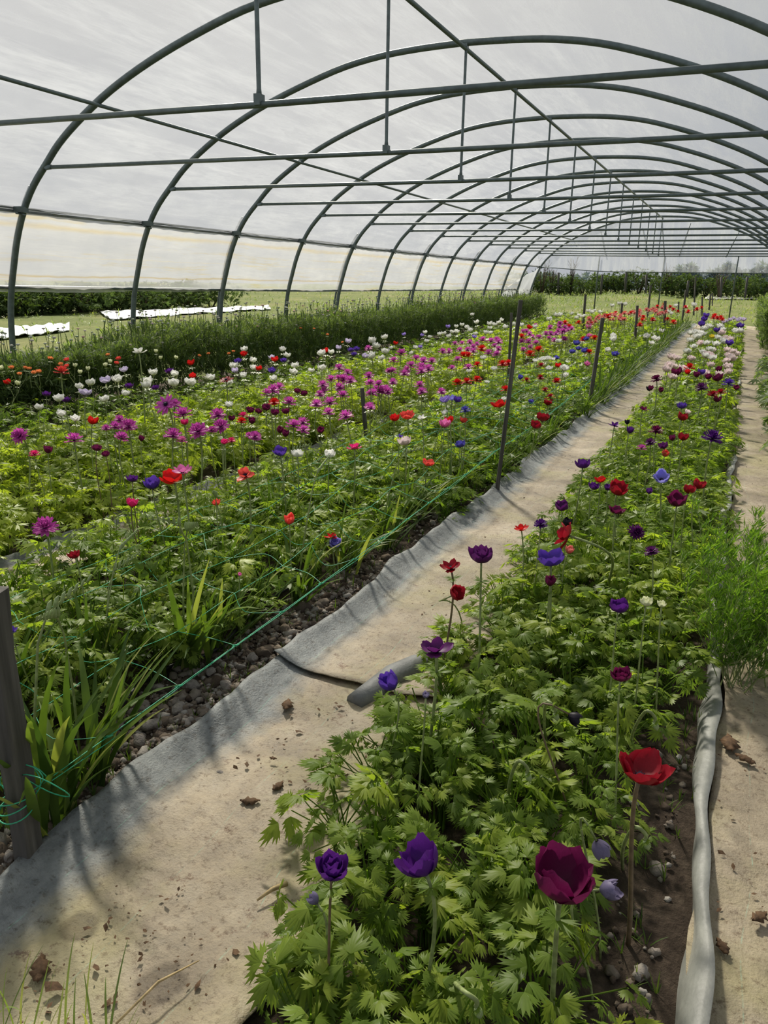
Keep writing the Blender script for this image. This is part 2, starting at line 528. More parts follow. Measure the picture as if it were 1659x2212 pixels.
def sheet(name, x0, x1, y0, y1, flip=False, lift=0.0, label='', curl=0.0, ush=0.0):
    nx, ny = 46, int((y1-y0)/.035)
    ny = min(ny, 420)
    U = np.linspace(0, 1, nx); Y = np.linspace(y0, y1, ny)
    gu, gy = np.meshgrid(U, Y)
    gx = x0+(x1-x0)*gu + np.where(gu < .5, edge_noise(gy, 1.0)*(1-2*gu), edge_noise(gy, 4.0)*(2*gu-1)*2)
    z = terrain(gx, gy)+.022+lift+.010*wav(gx, gy, 5.0, .4)+.004*wav(gx, gy, 17, 2.0)
    u_ = 1-gu if flip else gu
    bank = (.035 if not ush else 0)*np.exp(-(u_/.10)**2)
    z += bank + .007*np.exp(-(u_/.16)**2)*wav(u_*.4, gy, 6.5, 3)+.004*np.exp(-(u_/.12)**2)*wav(u_*2, gy, 17, 1)
    if not ush: z += .016*np.exp(-((u_-.95)/.12)**2)
    if curl: z += curl*np.exp(-((gy-y0)/.05)**2)
    v = np.stack([gx.ravel(), gy.ravel(), z.ravel()], 1)
    i = np.arange(nx*ny).reshape(ny, nx)
    q = np.stack([i[:-1, :-1], i[:-1, 1:], i[1:, 1:], i[1:, :-1]], -1).reshape(-1, 4)
    # border turned down so that the sheet has thickness
    uv = np.stack([u_.ravel()+ush, gy.ravel()], 1)
    o = put(name, np_mesh(name, v, q, M['fabric'], uv=uv))
    md = o.modifiers.new('thick', 'SOLIDIFY'); md.thickness = .003; md.offset = -1
    return tag(o, label, 'path fabric')


sheet('path_fabric', -1.20, -.60, -.6, 1.93, label='sandy ground cover sheet on the near end of the main path')
sheet('path_fabric', -1.21, -.60, 1.86, 24.0, lift=.006, curl=.012, label='sandy ground cover sheet on the main path beyond the overlapping seam')
sheet('path_fabric', .085, .62, -.3, 24.0, ush=.32, label='sandy ground cover sheet on the path right of the purple flower bed')
sheet('path_fabric', -2.74, -2.40, .2, 24.0, label='dark ground cover sheet glimpsed between the two leafy beds on the left')


# upright flap along the right edge of the right bed
def flap():
    Y = np.concatenate([np.linspace(.9, 8, 220), np.linspace(8.1, 23, 120)])
    V = np.linspace(0, 1, 9)
    gv, gy = np.meshgrid(V, Y)
    hgt = .078+.012*np.sin(gy*2.1)+.006*np.sin(gy*7)
    hgt = hgt*np.where(gy > 5.0, .25+.75*(np.sin(gy*2.6) > -.2), 1)
    gx = .045+.018*gv**2+.010*np.sin(gy*5.3+gv*2)+.004*np.sin(gy*19+4*gv)+.012*np.sin(gy*1.3)
    z = terrain(gx, gy)-.01+gv*hgt
    gx = gx + .022*np.clip(gv-.7, 0, 1)/.3
    z = z - .012*np.clip(gv-.8, 0, 1)/.2
    v = np.stack([gx.ravel(), gy.ravel(), z.ravel()], 1)
    i = np.arange(v.shape[0]).reshape(gv.shape)
    q = np.stack([i[:-1, :-1], i[:-1, 1:], i[1:, 1:], i[1:, :-1]], -1).reshape(-1, 4)
    o = put('fabric_flap', np_mesh('fabric_flap', v, q, M['flap'], uv=np.stack([gv.ravel(), gy.ravel()], 1)))
    md = o.modifiers.new('thick', 'SOLIDIFY'); md.thickness = .003
    tag(o, 'pale grey woven fabric edge standing upright beside the right path', 'fabric edge')


flap()

# ------------------------------------------------------------------ the tunnel
XC, KS = -3.02*.75, .045
Y2, SP = 5.1, 1.5
ROT = math.atan(KS)
PROF = [(0, 4.04), (.5, 4.025), (.95, 3.99), (1.4, 3.915), (1.85, 3.79), (2.3, 3.64), (2.7, 3.48), (3.05, 3.31), (3.4, 3.10), (3.65, 2.92),
        (3.84, 2.74), (4.05, 2.53), (4.22, 2.29), (4.36, 2.0), (4.46, 1.7), (4.54, 1.43), (4.59, 1.15), (4.62, .8), (4.64, .3), (4.65, -.3)]
PROF = [(a*.75, b*.75) for a, b in PROF]


def catmull(P, n=4):
    out_ = []
    for i in range(len(P)-1):
        p0, p1, p2, p3 = P[max(i-1, 0)], P[i], P[i+1], P[min(i+2, len(P)-1)]
        for k in range(n):
            t_ = k/n
            out_.append(tuple(.5*((2*p1[j])+(-p0[j]+p2[j])*t_+(2*p0[j]-5*p1[j]+4*p2[j]-p3[j])*t_*t_+(-p0[j]+3*p1[j]-3*p2[j]+p3[j])*t_**3) for j in range(len(p1))))
    out_.append(tuple(P[-1])); return out_


HALF = catmull(PROF, 3)
FULL = [(-a, b) for a, b in reversed(HALF)]+HALF[1:]
TIE_D, TIE_Z = 3.84*.75, 2.69*.75
mb = MB(); mb.tube([(a, 0, b) for a, b in FULL], .026, 10); arch_me = mb.mesh('arch_tube', M['steel'])
mb = MB(); mb.tube([(-TIE_D, 0, TIE_Z+.01), (0, 0, TIE_Z), (TIE_D, 0, TIE_Z+.01)], .0155, 8); tie_me = mb.mesh('tie_bar', M['steel'])
mb = MB(); mb.tube([(0, 0, 3.015), (0, 0, 2.99), (0, 0, TIE_Z+.07), (0, 0, TIE_Z+.015)], [.012, .0115, .0115, .018], 8)
mb.box((0, 0, TIE_Z+.02), (.034, .05, .05)); mb.box((0, 0, 3.0), (.03, .05, .04)); rod_me = mb.mesh('hanger_rod', M['steel'])
mb = MB(); mb.box((0, -.02, 0), (.075, .085, .045)); mb.tube([(0, -.075, -.03), (0, -.03, -.03), (.05, -.03, -.045)], .009, 6); clamp_me = mb.mesh('clamp', M['steel'])
mb = MB(); mb.tube([(-.03, 0, -.012), (-.03, 0, .0), (.035, 0, .002)], [.021, .021, .018], 8); brk_me = mb.mesh('tie_bracket', M['steel'])
ORD = ['front', 'second', 'third', 'fourth', 'fifth', 'sixth', 'seventh', 'eighth', 'ninth', 'tenth', 'eleventh', 'twelfth', 'thirteenth', 'last']
for k in range(1, 15):
    y = Y2+SP*(k-2)
    e = empty('tunnel_hoop', (XC, y+KS*XC, 0), ROT)
    tag(e, f'grey steel arch of the polytunnel with tie bar, {ORD[k-1]} arch counted down the tunnel' if k < 14 else 'grey steel arch at the far open end of the polytunnel', 'tunnel arch', 'steel arches of the polytunnel')
    put('arch_tube', arch_me, e); put('tie_bar', tie_me, e)
    put('hanger_rod', rod_me, e)
    for s in (-1, 1):
        c_ = put('clamp', clamp_me, e, (s*4.22*.75, -.01, 2.29*.75))
        b_ = put('tie_bracket', brk_me, e, (s*TIE_D*.995, 0, TIE_Z+.01)); b_.rotation_euler = (0, 0, 0 if s < 0 else math.pi)
YE = Y2+SP*12   # far end


def purlin(name, X, Z, r, label, y0=1.2, y1=None, mat='steel', n=2):
    y1 = YE+.02 if y1 is None else y1
    mb = MB(); q = [(X, y0+(y1-y0)*i/n, Z) for i in range(n+1)]
    mb.tube(q, r, 8)
    return tag(mb.build(name, M[mat]), label, 'pipe')


purlin('ridge_purlin', XC, 4.04*.75-.045, .0165, 'grey steel ridge pipe running the length of the tunnel roof')
purlin('roof_purlin', -6.10*.75, 3.285*.75-.03, .0145, 'slim grey pipe running along the left slope of the roof')
# film clamping rail at shoulder height: two grooved profiles
mb = MB()
for dz, dx in ((0.012, -.0), (-.014, -.002)):
    mb.box((-7.25*.75-.036+dx, (1.2+YE)/2, 2.295*.75+dz), (.022, YE-1.2, .019))
tag(mb.build('clamping_rail', M['alu']), 'double grey rail clamping the film along the left wall above the vent', 'rail')
mb = MB(); mb.tube([(-7.57*.75-.03, 1.2, 1.5*.75), (-7.57*.75-.03, 5.1, 1.48*.75), (-7.57*.75-.03, 10, 1.43*.75), (-7.57*.75-.03, 21.4, 1.44*.75)], .016, 8)
tag(mb.build('roll_bar', M['steel']), 'dark roll-up bar at the bottom of the left side film', 'bar')
mb = MB(); mb.tube([(XC+4.60*.75, 1.2, 1.44*.75), (XC+4.60*.75, 21.4, 1.44*.75)], .016, 8)
tag(mb.build('roll_bar', M['steel']), 'dark roll-up bar along the right side of the tunnel', 'bar')

# outer curved pipes seen through the film beside every second arch
mb = MB(); mb.tube([(-(a+.075), 0, b) for a, b in HALF if .0 <= b < 1.95 and a > 2.8]+[(-4.65*.75-.075, 0, -.25)], .014, 6)
outer_me = mb.mesh('vent_pipe', M['steel'])
for k in (2, 4, 6, 8, 10, 12):
    y = Y2+SP*(k-2)
    o = put('vent_pipe', outer_me, None, (XC, y+KS*XC-.10, 0))
    tag(o, f'thin curved pipe outside the film beside the {ORD[k-1]} arch', 'pipe', 'thin pipes outside the left film')

# film
FP = [(a+.033*min(1, a/2.5)+.0, b+.030*(1-min(1, a/3.6))) for a, b in HALF]
def film_mesh(name, pts, y0, y1, mat, ny=220):
    P = np.array(pts)
    s = np.concatenate([[0], np.cumsum(np.hypot(*np.diff(P, axis=0).T))])
    Y = np.linspace(y0, y1, ny)
    gs, gy = np.meshgrid(s, Y)
    px = np.broadcast_to(P[:, 0], gs.shape).copy(); pz = np.broadcast_to(P[:, 1], gs.shape).copy()
    sag = .5-.5*np.cos(2*np.pi*((gy-Y2-KS*(XC+px))/SP))
    nrm = np.hypot(px/3.5, 1)
    off = -.012*sag+.004*np.sin(gy*23+gs*5)+.003*np.sin(gs*17+gy*3)
    px = px*(1+off/3.5); pz = pz+off*.8
    v = np.stack([(XC+px).ravel(), (gy).ravel(), pz.ravel()], 1)
    i = np.arange(gs.size).reshape(gs.shape)
    q = np.stack([i[:-1, :-1], i[:-1, 1:], i[1:, 1:], i[1:, :-1]], -1).reshape(-1, 4)
    o = put(name, np_mesh(name, v, q, M[mat], uv=np.stack([gs.ravel()/2.0, gy.ravel()/2.0], 1)))
    return o


zA = 2.30*.75; zR = 1.45*.75
left_roof = [(-a, b) for a, b in reversed(FP) if b > zA-.02]
right_roof = [(a, b) for a, b in FP if b > zA-.02]
o = film_mesh('ceiling', left_roof+right_roof[1:], -1.5, YE, 'film'); tag(o, 'milky polythene film stretched over the tunnel roof', 'roof', kind='structure')
o = film_mesh('wall_left', [(-a, b) for a, b in reversed(FP) if zR-.05 < b <= zA+.03], -1.5, 21.6, 'film_side'); tag(o, 'stained polythene side film of the left wall', 'wall', kind='structure')
o = film_mesh('wall_right', [(a, b) for a, b in FP if zR-.05 < b <= zA+.03], -1.5, YE, 'film_side'); tag(o, 'polythene side film of the right wall', 'wall', kind='structure')

# far end: film above a cross rail, posts and struts
def arch_z(d): return np.interp(abs(d), [p[0] for p in HALF], [p[1] for p in HALF])
ds = np.linspace(-3.15, 3.15, 60); vs = np.linspace(0, 1, 12)
gd, gv = np.meshgrid(ds, vs)
def rail_z(d): return 1.60+.10*smooth((-d-1.2)/2)
zb = rail_z(gd); zt_ = np.maximum(np.vectorize(arch_z)(gd), zb)
gz = zb+(zt_-zb)*gv
gy = YE+.04+.015*np.sin(gd*7+gz*3)+KS*(XC+gd)
i = np.arange(gd.size).reshape(gd.shape)
q = np.stack([i[:-1, :-1], i[:-1, 1:], i[1:, 1:], i[1:, :-1]], -1).reshape(-1, 4)
o = put('wall_back', np_mesh('wall_back', np.stack([(XC+gd).ravel(), gy.ravel(), gz.ravel()], 1), q, M['film_end'], uv=np.stack([gd.ravel()/2, gz.ravel()/2], 1)))
tag(o, 'clear polythene gable above the open far end', 'wall', kind='structure')
mb = MB(); mb.tube([(XC+d, YE+KS*(XC+d), float(rail_z(d))) for d in np.linspace(-3.25, 3.25, 14)], .013, 6)
tag(mb.build('gable_rail', M['steel']), 'cross rail holding the bottom of the far gable film', 'rail')
for (bx, by), lab in (((1286, 648), 'slim steel post under the far gable, left of three'), ((1423, 658), 'slim steel post under the middle of the far gable'), ((1577, 680), 'slim steel post under the far gable, right of three')):
    X = at_y((bx, by), YE)[0]
    mb = MB(); mb.tube([(X-.02, YE, -.1), (X, YE+.0, 1.6), (X+.01, YE, 2.03)], .018, 8)
    tag(mb.build('gable_post', M['steel']), lab, 'post', 'posts under the far gable')
for (a_, b_), lab in ((((1298, 500), (1308, 552)), 'leftmost slanting strut of the far gable'), (((1388, 492), (1400, 553)), 'slanting strut of the far gable just left of its middle post'),
                      (((1430, 480), (1435, 553)), 'near-upright strut of the far gable above its middle post'), (((1492, 482), (1467, 553)), 'strut of the far gable leaning right of its middle post'),
                      (((1597, 500), (1568, 556)), 'rightmost slanting strut of the far gable')):
    A = at_y(a_, YE-.02); B = at_y(b_, YE-.02)
    d = float(A[0]-XC); A[2] = min(A[2], float(arch_z(d)))
    mb = MB(); mb.tube([A, B], .012, 6); tag(mb.build('gable_strut', M['steel']), lab, 'strut', 'struts of the far gable')

# side film let down to the ground at the far corner
def drop_curtain():
    mbv = []; S_ = np.linspace(0, 1, 26); Vv = np.linspace(0, 1, 16)
    gs, gv = np.meshgrid(S_, Vv)
    y = 20.0+3.1*gs - .5*(1-gs)*gv
    z = zR+(.62*gs) - gv*(zR+.62*gs-.16)
    a = np.interp(z, [p[1] for p in reversed(HALF)], [p[0] for p in reversed(HALF)])
    x = XC-a-.05+.03*np.sin(gs*26+gv*5)+.02*np.sin(gv*11+gs*9)
    i = np.arange(gs.size).reshape(gs.shape)
    q = np.stack([i[:-1, :-1], i[:-1, 1:], i[1:, 1:], i[1:, :-1]], -1).reshape(-1, 4)
    o = put('film_curtain', np_mesh('film_curtain', np.stack([x.ravel(), y.ravel(), z.ravel()], 1), q, M['film_old'], uv=np.stack([gs.ravel(), gv.ravel()], 1)))
    tag(o, 'white film hanging in folds to the ground at the far left corner', 'film')
    P = []; rr = []
    for i in range(62):
        yy = 9.5+i*.2
        P.append((-5.98+.07*math.sin(i*1.1)-.05*math.sin(i*.37), yy, float(terrain(-6, yy))+.24+.05*math.sin(i*2.3))); rr.append(.20+.045*math.sin(i*1.7)+.03*math.sin(i*3.1))
    mb = MB(); mb.tube(P, rr, 12)
    tag(mb.build('film_bundle', M['cloth']), 'crumpled white film lying along the foot of the left wall far down', 'film')


drop_curtain()

# ------------------------------------------------------------------ stakes
def stake(base, top, wpx, label, wood='wood', group='wooden stakes in the beds', thick=None):
    B = at_z(base, 0)
    T = at_y(top, B[1])
    dist = np.linalg.norm(B-[0, 0, H])
    w = max(.02, wpx*dist/F)
    d = Vector(T-B); ln = d.length
    rot = d.normalized().to_track_quat('Z', 'Y').to_matrix() @ Matrix.Rotation(R(18), 3, 'Z')
    mb = MB(); n = 7; v = []; f = []
    tk = thick or w*.62
    for i in range(n):
        z = -.18+(ln+.18)*i/(n-1)
        k = 1+.05*math.sin(i*2.2)
        for sx, sy in ((-.42, -.5), (.42, -.5), (.5, -.42), (.5, .42), (.42, .5), (-.42, .5), (-.5, .42), (-.5, -.42)):
            v.append(rot @ Vector((sx*w*k+.004*math.sin(i*1.7), sy*tk*k, z))+Vector(B))
    for i in range(n-1):
        for j in range(8): f.append((i*8+j, i*8+(j+1) % 8, (i+1)*8+(j+1) % 8, (i+1)*8+j))
    f.append(tuple(range(7, -1, -1))); f.append(tuple((n-1)*8+j for j in range(8)))
    mb.add(v, f, 0, False)
    tag(mb.build('wooden_stake', M[wood]), label, 'stake', group)
    return B, T


stake((68, 1880), (-20, 1280), 50, 'thick weathered wooden stake with green string tied round it, nearest the path edge', group='large stakes along the main path')
stake((1072, 1075), (1125, 648), 13, 'tall leaning stake at the path edge, tallest in front of the arches', group='large stakes along the main path')
stake((1270, 891), (1302, 687), 11, 'leaning stake at the path edge, next beyond the tallest one', group='large stakes along the main path')
stake((795, 990), (782, 838), 12, 'short grey stake standing between the two leafy left beds', group='stakes between the left beds')
stake((1096, 860), (1105, 676), 8, 'slim stake just left of the tallest stake, farther back', group='stakes between the left beds')
stake((1257, 730), (1265, 636), 7, 'slim stake beyond the magenta drift, close under the far left arches', group='stakes between the left beds')
for i, (b_, t_, w_) in enumerate([((1339, 712), (1344, 655), 6), ((1370, 756), (1377, 660), 7), ((1398, 690), (1406, 616), 5), ((1434, 722), (1437, 650), 7), ((1465, 680), (1466, 652), 4),
                                  ((1472, 704), (1482, 626), 5), ((1498, 684), (1503, 597), 4), ((1516, 685), (1517, 641), 4), ((1530, 681), (1535, 635), 4), ((1538, 678), (1539, 633), 3)]):
    stake(b_, t_, w_, 'distant slim stake among the red flowers in front of the far gable', group='distant stakes among the red flowers')


# ------------------------------------------------------------------ leaf templates
def leaflet(teeth, spread, ring=True, depth=.26, lobes=3, L_=1.0):
    """wedge-shaped toothed leaflet growing along +x from the origin"""
    n = teeth*2+1
    th = np.linspace(-spread, spread, n)
    r = []
    for i in range(n):
        u = abs(th[i])/spread
        env = L_*(1-.30*u**2)
        if i % 2 == 0:
            d_ = depth
            if lobes and i not in (0, n-1) and (i//2) % (teeth//lobes if teeth >= lobes else 1) == 0: d_ = depth*2.0
            if i in (0, n-1): d_ = .45
            env *= (1-d_)
        r.append(env)
    r = np.array(r)
    o = np.stack([r*np.cos(th), r*np.sin(th), np.zeros(n)], 1)
    o[:, 2] = -.22*(o[:, 0]**2)*.6-.18*np.abs(o[:, 1])**1.5+np.where(np.arange(n) % 2, .035, -.02)
    if not ring:
        v = np.vstack([[[0, 0, 0]], o]); f = [(0, i+1, i+2) for i in range(n-1)]
    else:
        m_ = np.stack([r.mean()*.52*np.cos(th), r.mean()*.52*np.sin(th), np.full(n, .045)], 1)
        m_[:, 2] += np.where(np.arange(n) % 2, .012, -.02)
        v = np.vstack([[[0, 0, 0]], m_, o]); f = [(0, i+1, i+2) for i in range(n-1)]
        for i in range(n-1):
            f += [(1+i, 1+n+i, 2+n+i), (1+i, 2+n+i, 2+i)]
    return v, np.array(f)


def join(parts):
    V = []; Fc = []; n = 0
    for v, f in parts: V.append(v); Fc.append(f+n); n += len(v)
    return np.vstack(V), np.vstack(Fc)


def xf(v, ang=0, s=1, off=(0, 0, 0), pitch=0, roll=0):
    c, s_ = math.cos(roll), math.sin(roll); v = v @ np.array([[1, 0, 0], [0, c, -s_], [0, s_, c]]).T
    c, s_ = math.cos(pitch), math.sin(pitch); v = v @ np.array([[c, 0, s_], [0, 1, 0], [-s_, 0, c]]).T
    c, s_ = math.cos(ang), math.sin(ang); v = v @ np.array([[c, -s_, 0], [s_, c, 0], [0, 0, 1]]).T
    return v*s+np.array(off)


def compound(level, seed):
    q = random.Random(seed); P = []
    if level == 2:
        for ang, s, x in ((0, .62, .38), (1.15, .60, .12), (-1.15, .60, .12)):
            ang += q.uniform(-.15, .15)
            c, s_ = math.cos(ang), math.sin(ang)
            # each leaflet is itself three-parted
            for a2, k in ((0, 1), (.75, .72), (-.75, .72)):
                v, f = leaflet(4, .46, True, .33, 0) if seed % 2 else leaflet(6, .60, True, .24, 3)
                P.append((xf(v, ang+a2*q.uniform(.9, 1.25), s*k*q.uniform(.9, 1.1), (x*c if ang else x, x*s_, 0), q.uniform(-.05, .35), q.uniform(-.3, .3)), f))
    elif level == 1:
        for ang, s, x in ((0, .75, .28), (1.05, .68, .08), (-1.05, .68, .08)):
            for a2, k in ((0, 1), (.72, .8), (-.72, .8)):
                v, f = leaflet(2, .36, False, .42, 0)
                P.append((xf(v, ang+a2+q.uniform(-.12, .12), s*k*q.uniform(.85, 1.15), (x*math.cos(ang), x*math.sin(ang), 0), q.uniform(-.05, .45), q.uniform(-.4, .4)), f))
    else:
        for ang, s in ((0, 1.0), (1.1, .85), (-1.1, .85)):
            v, f = leaflet(2, .55, False, .5, 0)
            P.append((xf(v, ang+q.uniform(-.2, .2), s*q.uniform(.8, 1.2), (0, 0, 0), q.uniform(-.1, .5), q.uniform(-.4, .4)), f))
    return join(P)


TPL = {lv: [compound(lv, 10*lv+s) for s in range(5)] for lv in (0, 1, 2)}


def scatter(tpls, pos, yaw, pitch, roll, scale, which, tint):
    """bakes many copies of leaf templates into vertex and face arrays"""
    V = []; Fc = []; T = []; n = 0
    for k, (tv, tf) in enumerate(tpls):
        s = np.where(which == k)[0]
        if not len(s): continue
        cy_, sy_ = np.cos(yaw[s]), np.sin(yaw[s]); cp, sp = np.cos(pitch[s]), np.sin(pitch[s]); cr, sr = np.cos(roll[s]), np.sin(roll[s])
        o_ = np.zeros_like(cy_); i_ = o_+1
        Rx = np.stack([i_, o_, o_, o_, cr, -sr, o_, sr, cr], -1).reshape(-1, 3, 3)
        Ry = np.stack([cp, o_, sp, o_, i_, o_, -sp, o_, cp], -1).reshape(-1, 3, 3)
        Rz = np.stack([cy_, -sy_, o_, sy_, cy_, o_, o_, o_, i_], -1).reshape(-1, 3, 3)
        m_ = (Rz @ Ry @ Rx)*scale[s][:, None, None]
        vv = np.einsum('nij,mj->nmi', m_, tv)+pos[s][:, None, :]
        ff = tf[None]+(np.arange(len(s))*len(tv))[:, None, None]+n
        V.append(vv.reshape(-1, 3)); Fc.append(ff.reshape(-1, tf.shape[1])); T.append(np.repeat(tint[s], len(tv)))
        n += len(s)*len(tv)
    if not V: return np.zeros((0, 3)), np.zeros((0, 3), int), np.zeros(0)
    return np.vstack(V), np.vstack(Fc), np.concatenate(T)


def petioles(a, b, rad, tint):
    """thin three-sided stalks from a to b, bowed"""
    n = len(a); S = 4
    t_ = np.linspace(0, 1, S)
    d = b-a
    out_ = d.copy(); out_[:, 2] = 0
    P = a[:, None]+d[:, None]*t_[None, :, None]
    P[:, :, :2] -= (out_[:, None, :2])*(np.sin(np.pi*t_)*.35)[None, :, None]
    ang = np.array([0, 2.1, 4.2])
    ringv = np.stack([np.cos(ang), np.sin(ang), np.zeros(3)], 1)
    V = P[:, :, None, :]+ringv[None, None]*rad[:, None, None, None]
    idx = np.arange(n*S*3).reshape(n, S, 3)
    F1 = []
    for s in range(S-1):
        for k in range(3):
            k2 = (k+1) % 3
            F1.append(np.stack([idx[:, s, k], idx[:, s, k2], idx[:, s+1, k2]], 1)); F1.append(np.stack([idx[:, s, k], idx[:, s+1, k2], idx[:, s+1, k]], 1))
    return V.reshape(-1, 3), np.vstack(F1), np.repeat(tint, S*3)


def canopy(x0, x1, y0, y1, height, spacing, leaves, tint0, lsize, edge=.12):
    """plants on a jittered grid, leaves in domes; returns arrays by level of detail"""
    xs = np.arange(x0+spacing*.35, x1, spacing)
    rows = []
    y = y0
    while y < y1:
        for x in xs: rows.append((x, y))
        y += spacing*(1.0 if y < 9 else 1.25)
    p = np.array(rows); p += rng.uniform(-.35, .35, p.shape)*spacing
    p = p[(p[:, 0] > x0-.02) & (p[:, 0] < x1+.02)]
    p = p[in_view(np.column_stack([p, terrain(p[:, 0], p[:, 1])+.2]))]
    if x0 == -.68: p = p[((p[:, 1] > 1.12) | (p[:, 0] > -.60)) & ((p[:, 1] > .95) | (p[:, 0] > -.52)) & ((p[:, 1] > 2.6) | (p[:, 0] < -.06))]
    dist = np.hypot(p[:, 0], p[:, 1])
    cnt = (leaves*np.clip(1.25-dist*.045, .42, 1.0)).astype(int)
    pi_ = np.repeat(np.arange(len(p)), cnt)
    n = len(pi_)
    hp = height*(1+.16*wav(p[:, 0], p[:, 1], 2.3, 5)+rng.uniform(-.12, .12, len(p)))
    e = np.minimum(p[:, 0]-x0, x1-p[:, 0]); hp *= .72+.28*np.clip(e/edge, 0, 1)
    Rr = spacing*rng.uniform(.65, .95, len(p))
    u = np.sqrt(rng.uniform(0, 1, n)); ph = rng.uniform(0, 2*np.pi, n)
    r = u*Rr[pi_]
    far = np.clip((np.hypot(p[:, 0], p[:, 1])-4)/10, 0, 1)[pi_]
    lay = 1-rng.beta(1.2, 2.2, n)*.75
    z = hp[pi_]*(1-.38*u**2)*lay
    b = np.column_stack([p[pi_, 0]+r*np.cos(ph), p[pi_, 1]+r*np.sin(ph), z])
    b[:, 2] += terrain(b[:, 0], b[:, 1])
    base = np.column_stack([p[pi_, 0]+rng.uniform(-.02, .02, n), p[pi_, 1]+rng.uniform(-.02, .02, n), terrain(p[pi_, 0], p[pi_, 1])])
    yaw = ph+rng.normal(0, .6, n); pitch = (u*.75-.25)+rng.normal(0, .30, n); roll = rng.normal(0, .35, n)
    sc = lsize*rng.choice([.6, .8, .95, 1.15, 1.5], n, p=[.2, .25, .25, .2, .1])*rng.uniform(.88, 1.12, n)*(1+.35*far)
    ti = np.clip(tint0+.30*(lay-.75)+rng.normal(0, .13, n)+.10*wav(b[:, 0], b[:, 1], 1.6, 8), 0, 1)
    D = np.hypot(b[:, 0], b[:, 1])
    return b, base, yaw, pitch, roll, sc, ti, D


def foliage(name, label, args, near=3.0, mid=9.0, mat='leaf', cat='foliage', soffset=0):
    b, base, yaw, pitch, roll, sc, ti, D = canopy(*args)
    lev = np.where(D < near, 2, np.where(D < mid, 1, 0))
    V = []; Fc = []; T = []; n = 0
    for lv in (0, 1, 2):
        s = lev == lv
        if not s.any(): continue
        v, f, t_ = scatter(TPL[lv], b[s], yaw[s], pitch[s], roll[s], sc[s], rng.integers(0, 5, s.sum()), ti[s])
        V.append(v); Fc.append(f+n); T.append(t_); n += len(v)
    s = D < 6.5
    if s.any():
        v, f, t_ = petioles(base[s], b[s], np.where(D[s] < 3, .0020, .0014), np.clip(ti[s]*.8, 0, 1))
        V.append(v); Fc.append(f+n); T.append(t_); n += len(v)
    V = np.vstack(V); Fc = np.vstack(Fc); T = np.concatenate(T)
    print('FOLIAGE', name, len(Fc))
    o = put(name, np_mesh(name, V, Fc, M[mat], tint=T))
    return tag(o, label, cat, kind='stuff')


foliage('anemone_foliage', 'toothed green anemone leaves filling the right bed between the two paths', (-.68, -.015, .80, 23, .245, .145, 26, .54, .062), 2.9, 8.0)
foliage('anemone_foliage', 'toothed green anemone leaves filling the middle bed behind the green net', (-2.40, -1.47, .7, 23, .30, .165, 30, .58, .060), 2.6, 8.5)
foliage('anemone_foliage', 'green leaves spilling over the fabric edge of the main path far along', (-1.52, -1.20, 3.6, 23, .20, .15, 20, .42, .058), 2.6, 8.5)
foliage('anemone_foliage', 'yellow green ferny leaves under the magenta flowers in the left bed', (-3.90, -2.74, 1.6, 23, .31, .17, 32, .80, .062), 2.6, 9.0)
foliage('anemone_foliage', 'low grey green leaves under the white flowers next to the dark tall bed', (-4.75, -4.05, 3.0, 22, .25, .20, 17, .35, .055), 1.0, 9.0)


# tall dark scabious-like bed against the left wall
def thin_leaf():
    v = np.array([(0, 0, 0), (.35, .06, .03), (.35, -.06, .03), (.75, .05, 0), (.75, -.05, 0), (1, 0, -.1)], float)
    return v, np.array([(0, 2, 1), (1, 2, 4), (1, 4, 3), (3, 4, 5)])


def blade_cluster(seed, n=7, wid=.05):
    q = random.Random(seed); P = []
    for i in range(n):
        v, f = thin_leaf(); v = v.copy(); v[:, 1] *= wid/.05
        P.append((xf(v, q.uniform(0, 6.3), q.uniform(.5, 1), (0, 0, q.uniform(0, .5)), -q.uniform(.2, 1.3)), f))
    return join(P)


BL = [blade_cluster(s, 8, .055) for s in range(5)]
def tall_bed(name, label, x0, x1, y0, y1, h, n, mat, tint0, size=.16):
    x = rng.uniform(x0, x1, n); y = y0+(y1-y0)*rng.uniform(0, 1, n)**1.35
    hh = h*(1+.12*wav(x, y, 1.5, 2)+.10*wav(x, y, 6, 1))*(.72+.28*smooth((y-4.6)/1.6))
    z = terrain(x, y)+hh*rng.uniform(0, 1, n)**.6*.92
    P = np.column_stack([x, y, z]); P = P[in_view(P)]; n = len(P)
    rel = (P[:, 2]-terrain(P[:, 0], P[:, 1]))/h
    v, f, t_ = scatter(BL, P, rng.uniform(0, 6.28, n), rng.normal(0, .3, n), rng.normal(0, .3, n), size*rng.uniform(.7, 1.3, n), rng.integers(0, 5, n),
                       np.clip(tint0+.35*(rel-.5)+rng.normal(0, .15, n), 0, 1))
    o = put(name, np_mesh(name, v, f, M[mat], tint=t_)); print('FOLIAGE', name, len(f))
    return tag(o, label, 'foliage', kind='stuff')


tall_bed('scabious_foliage', 'tall dark green thicket of stems along the left wall', -5.55, -4.85, 4.0, 21.5, .62, 26000, 'leaf_deep', .55, .085)

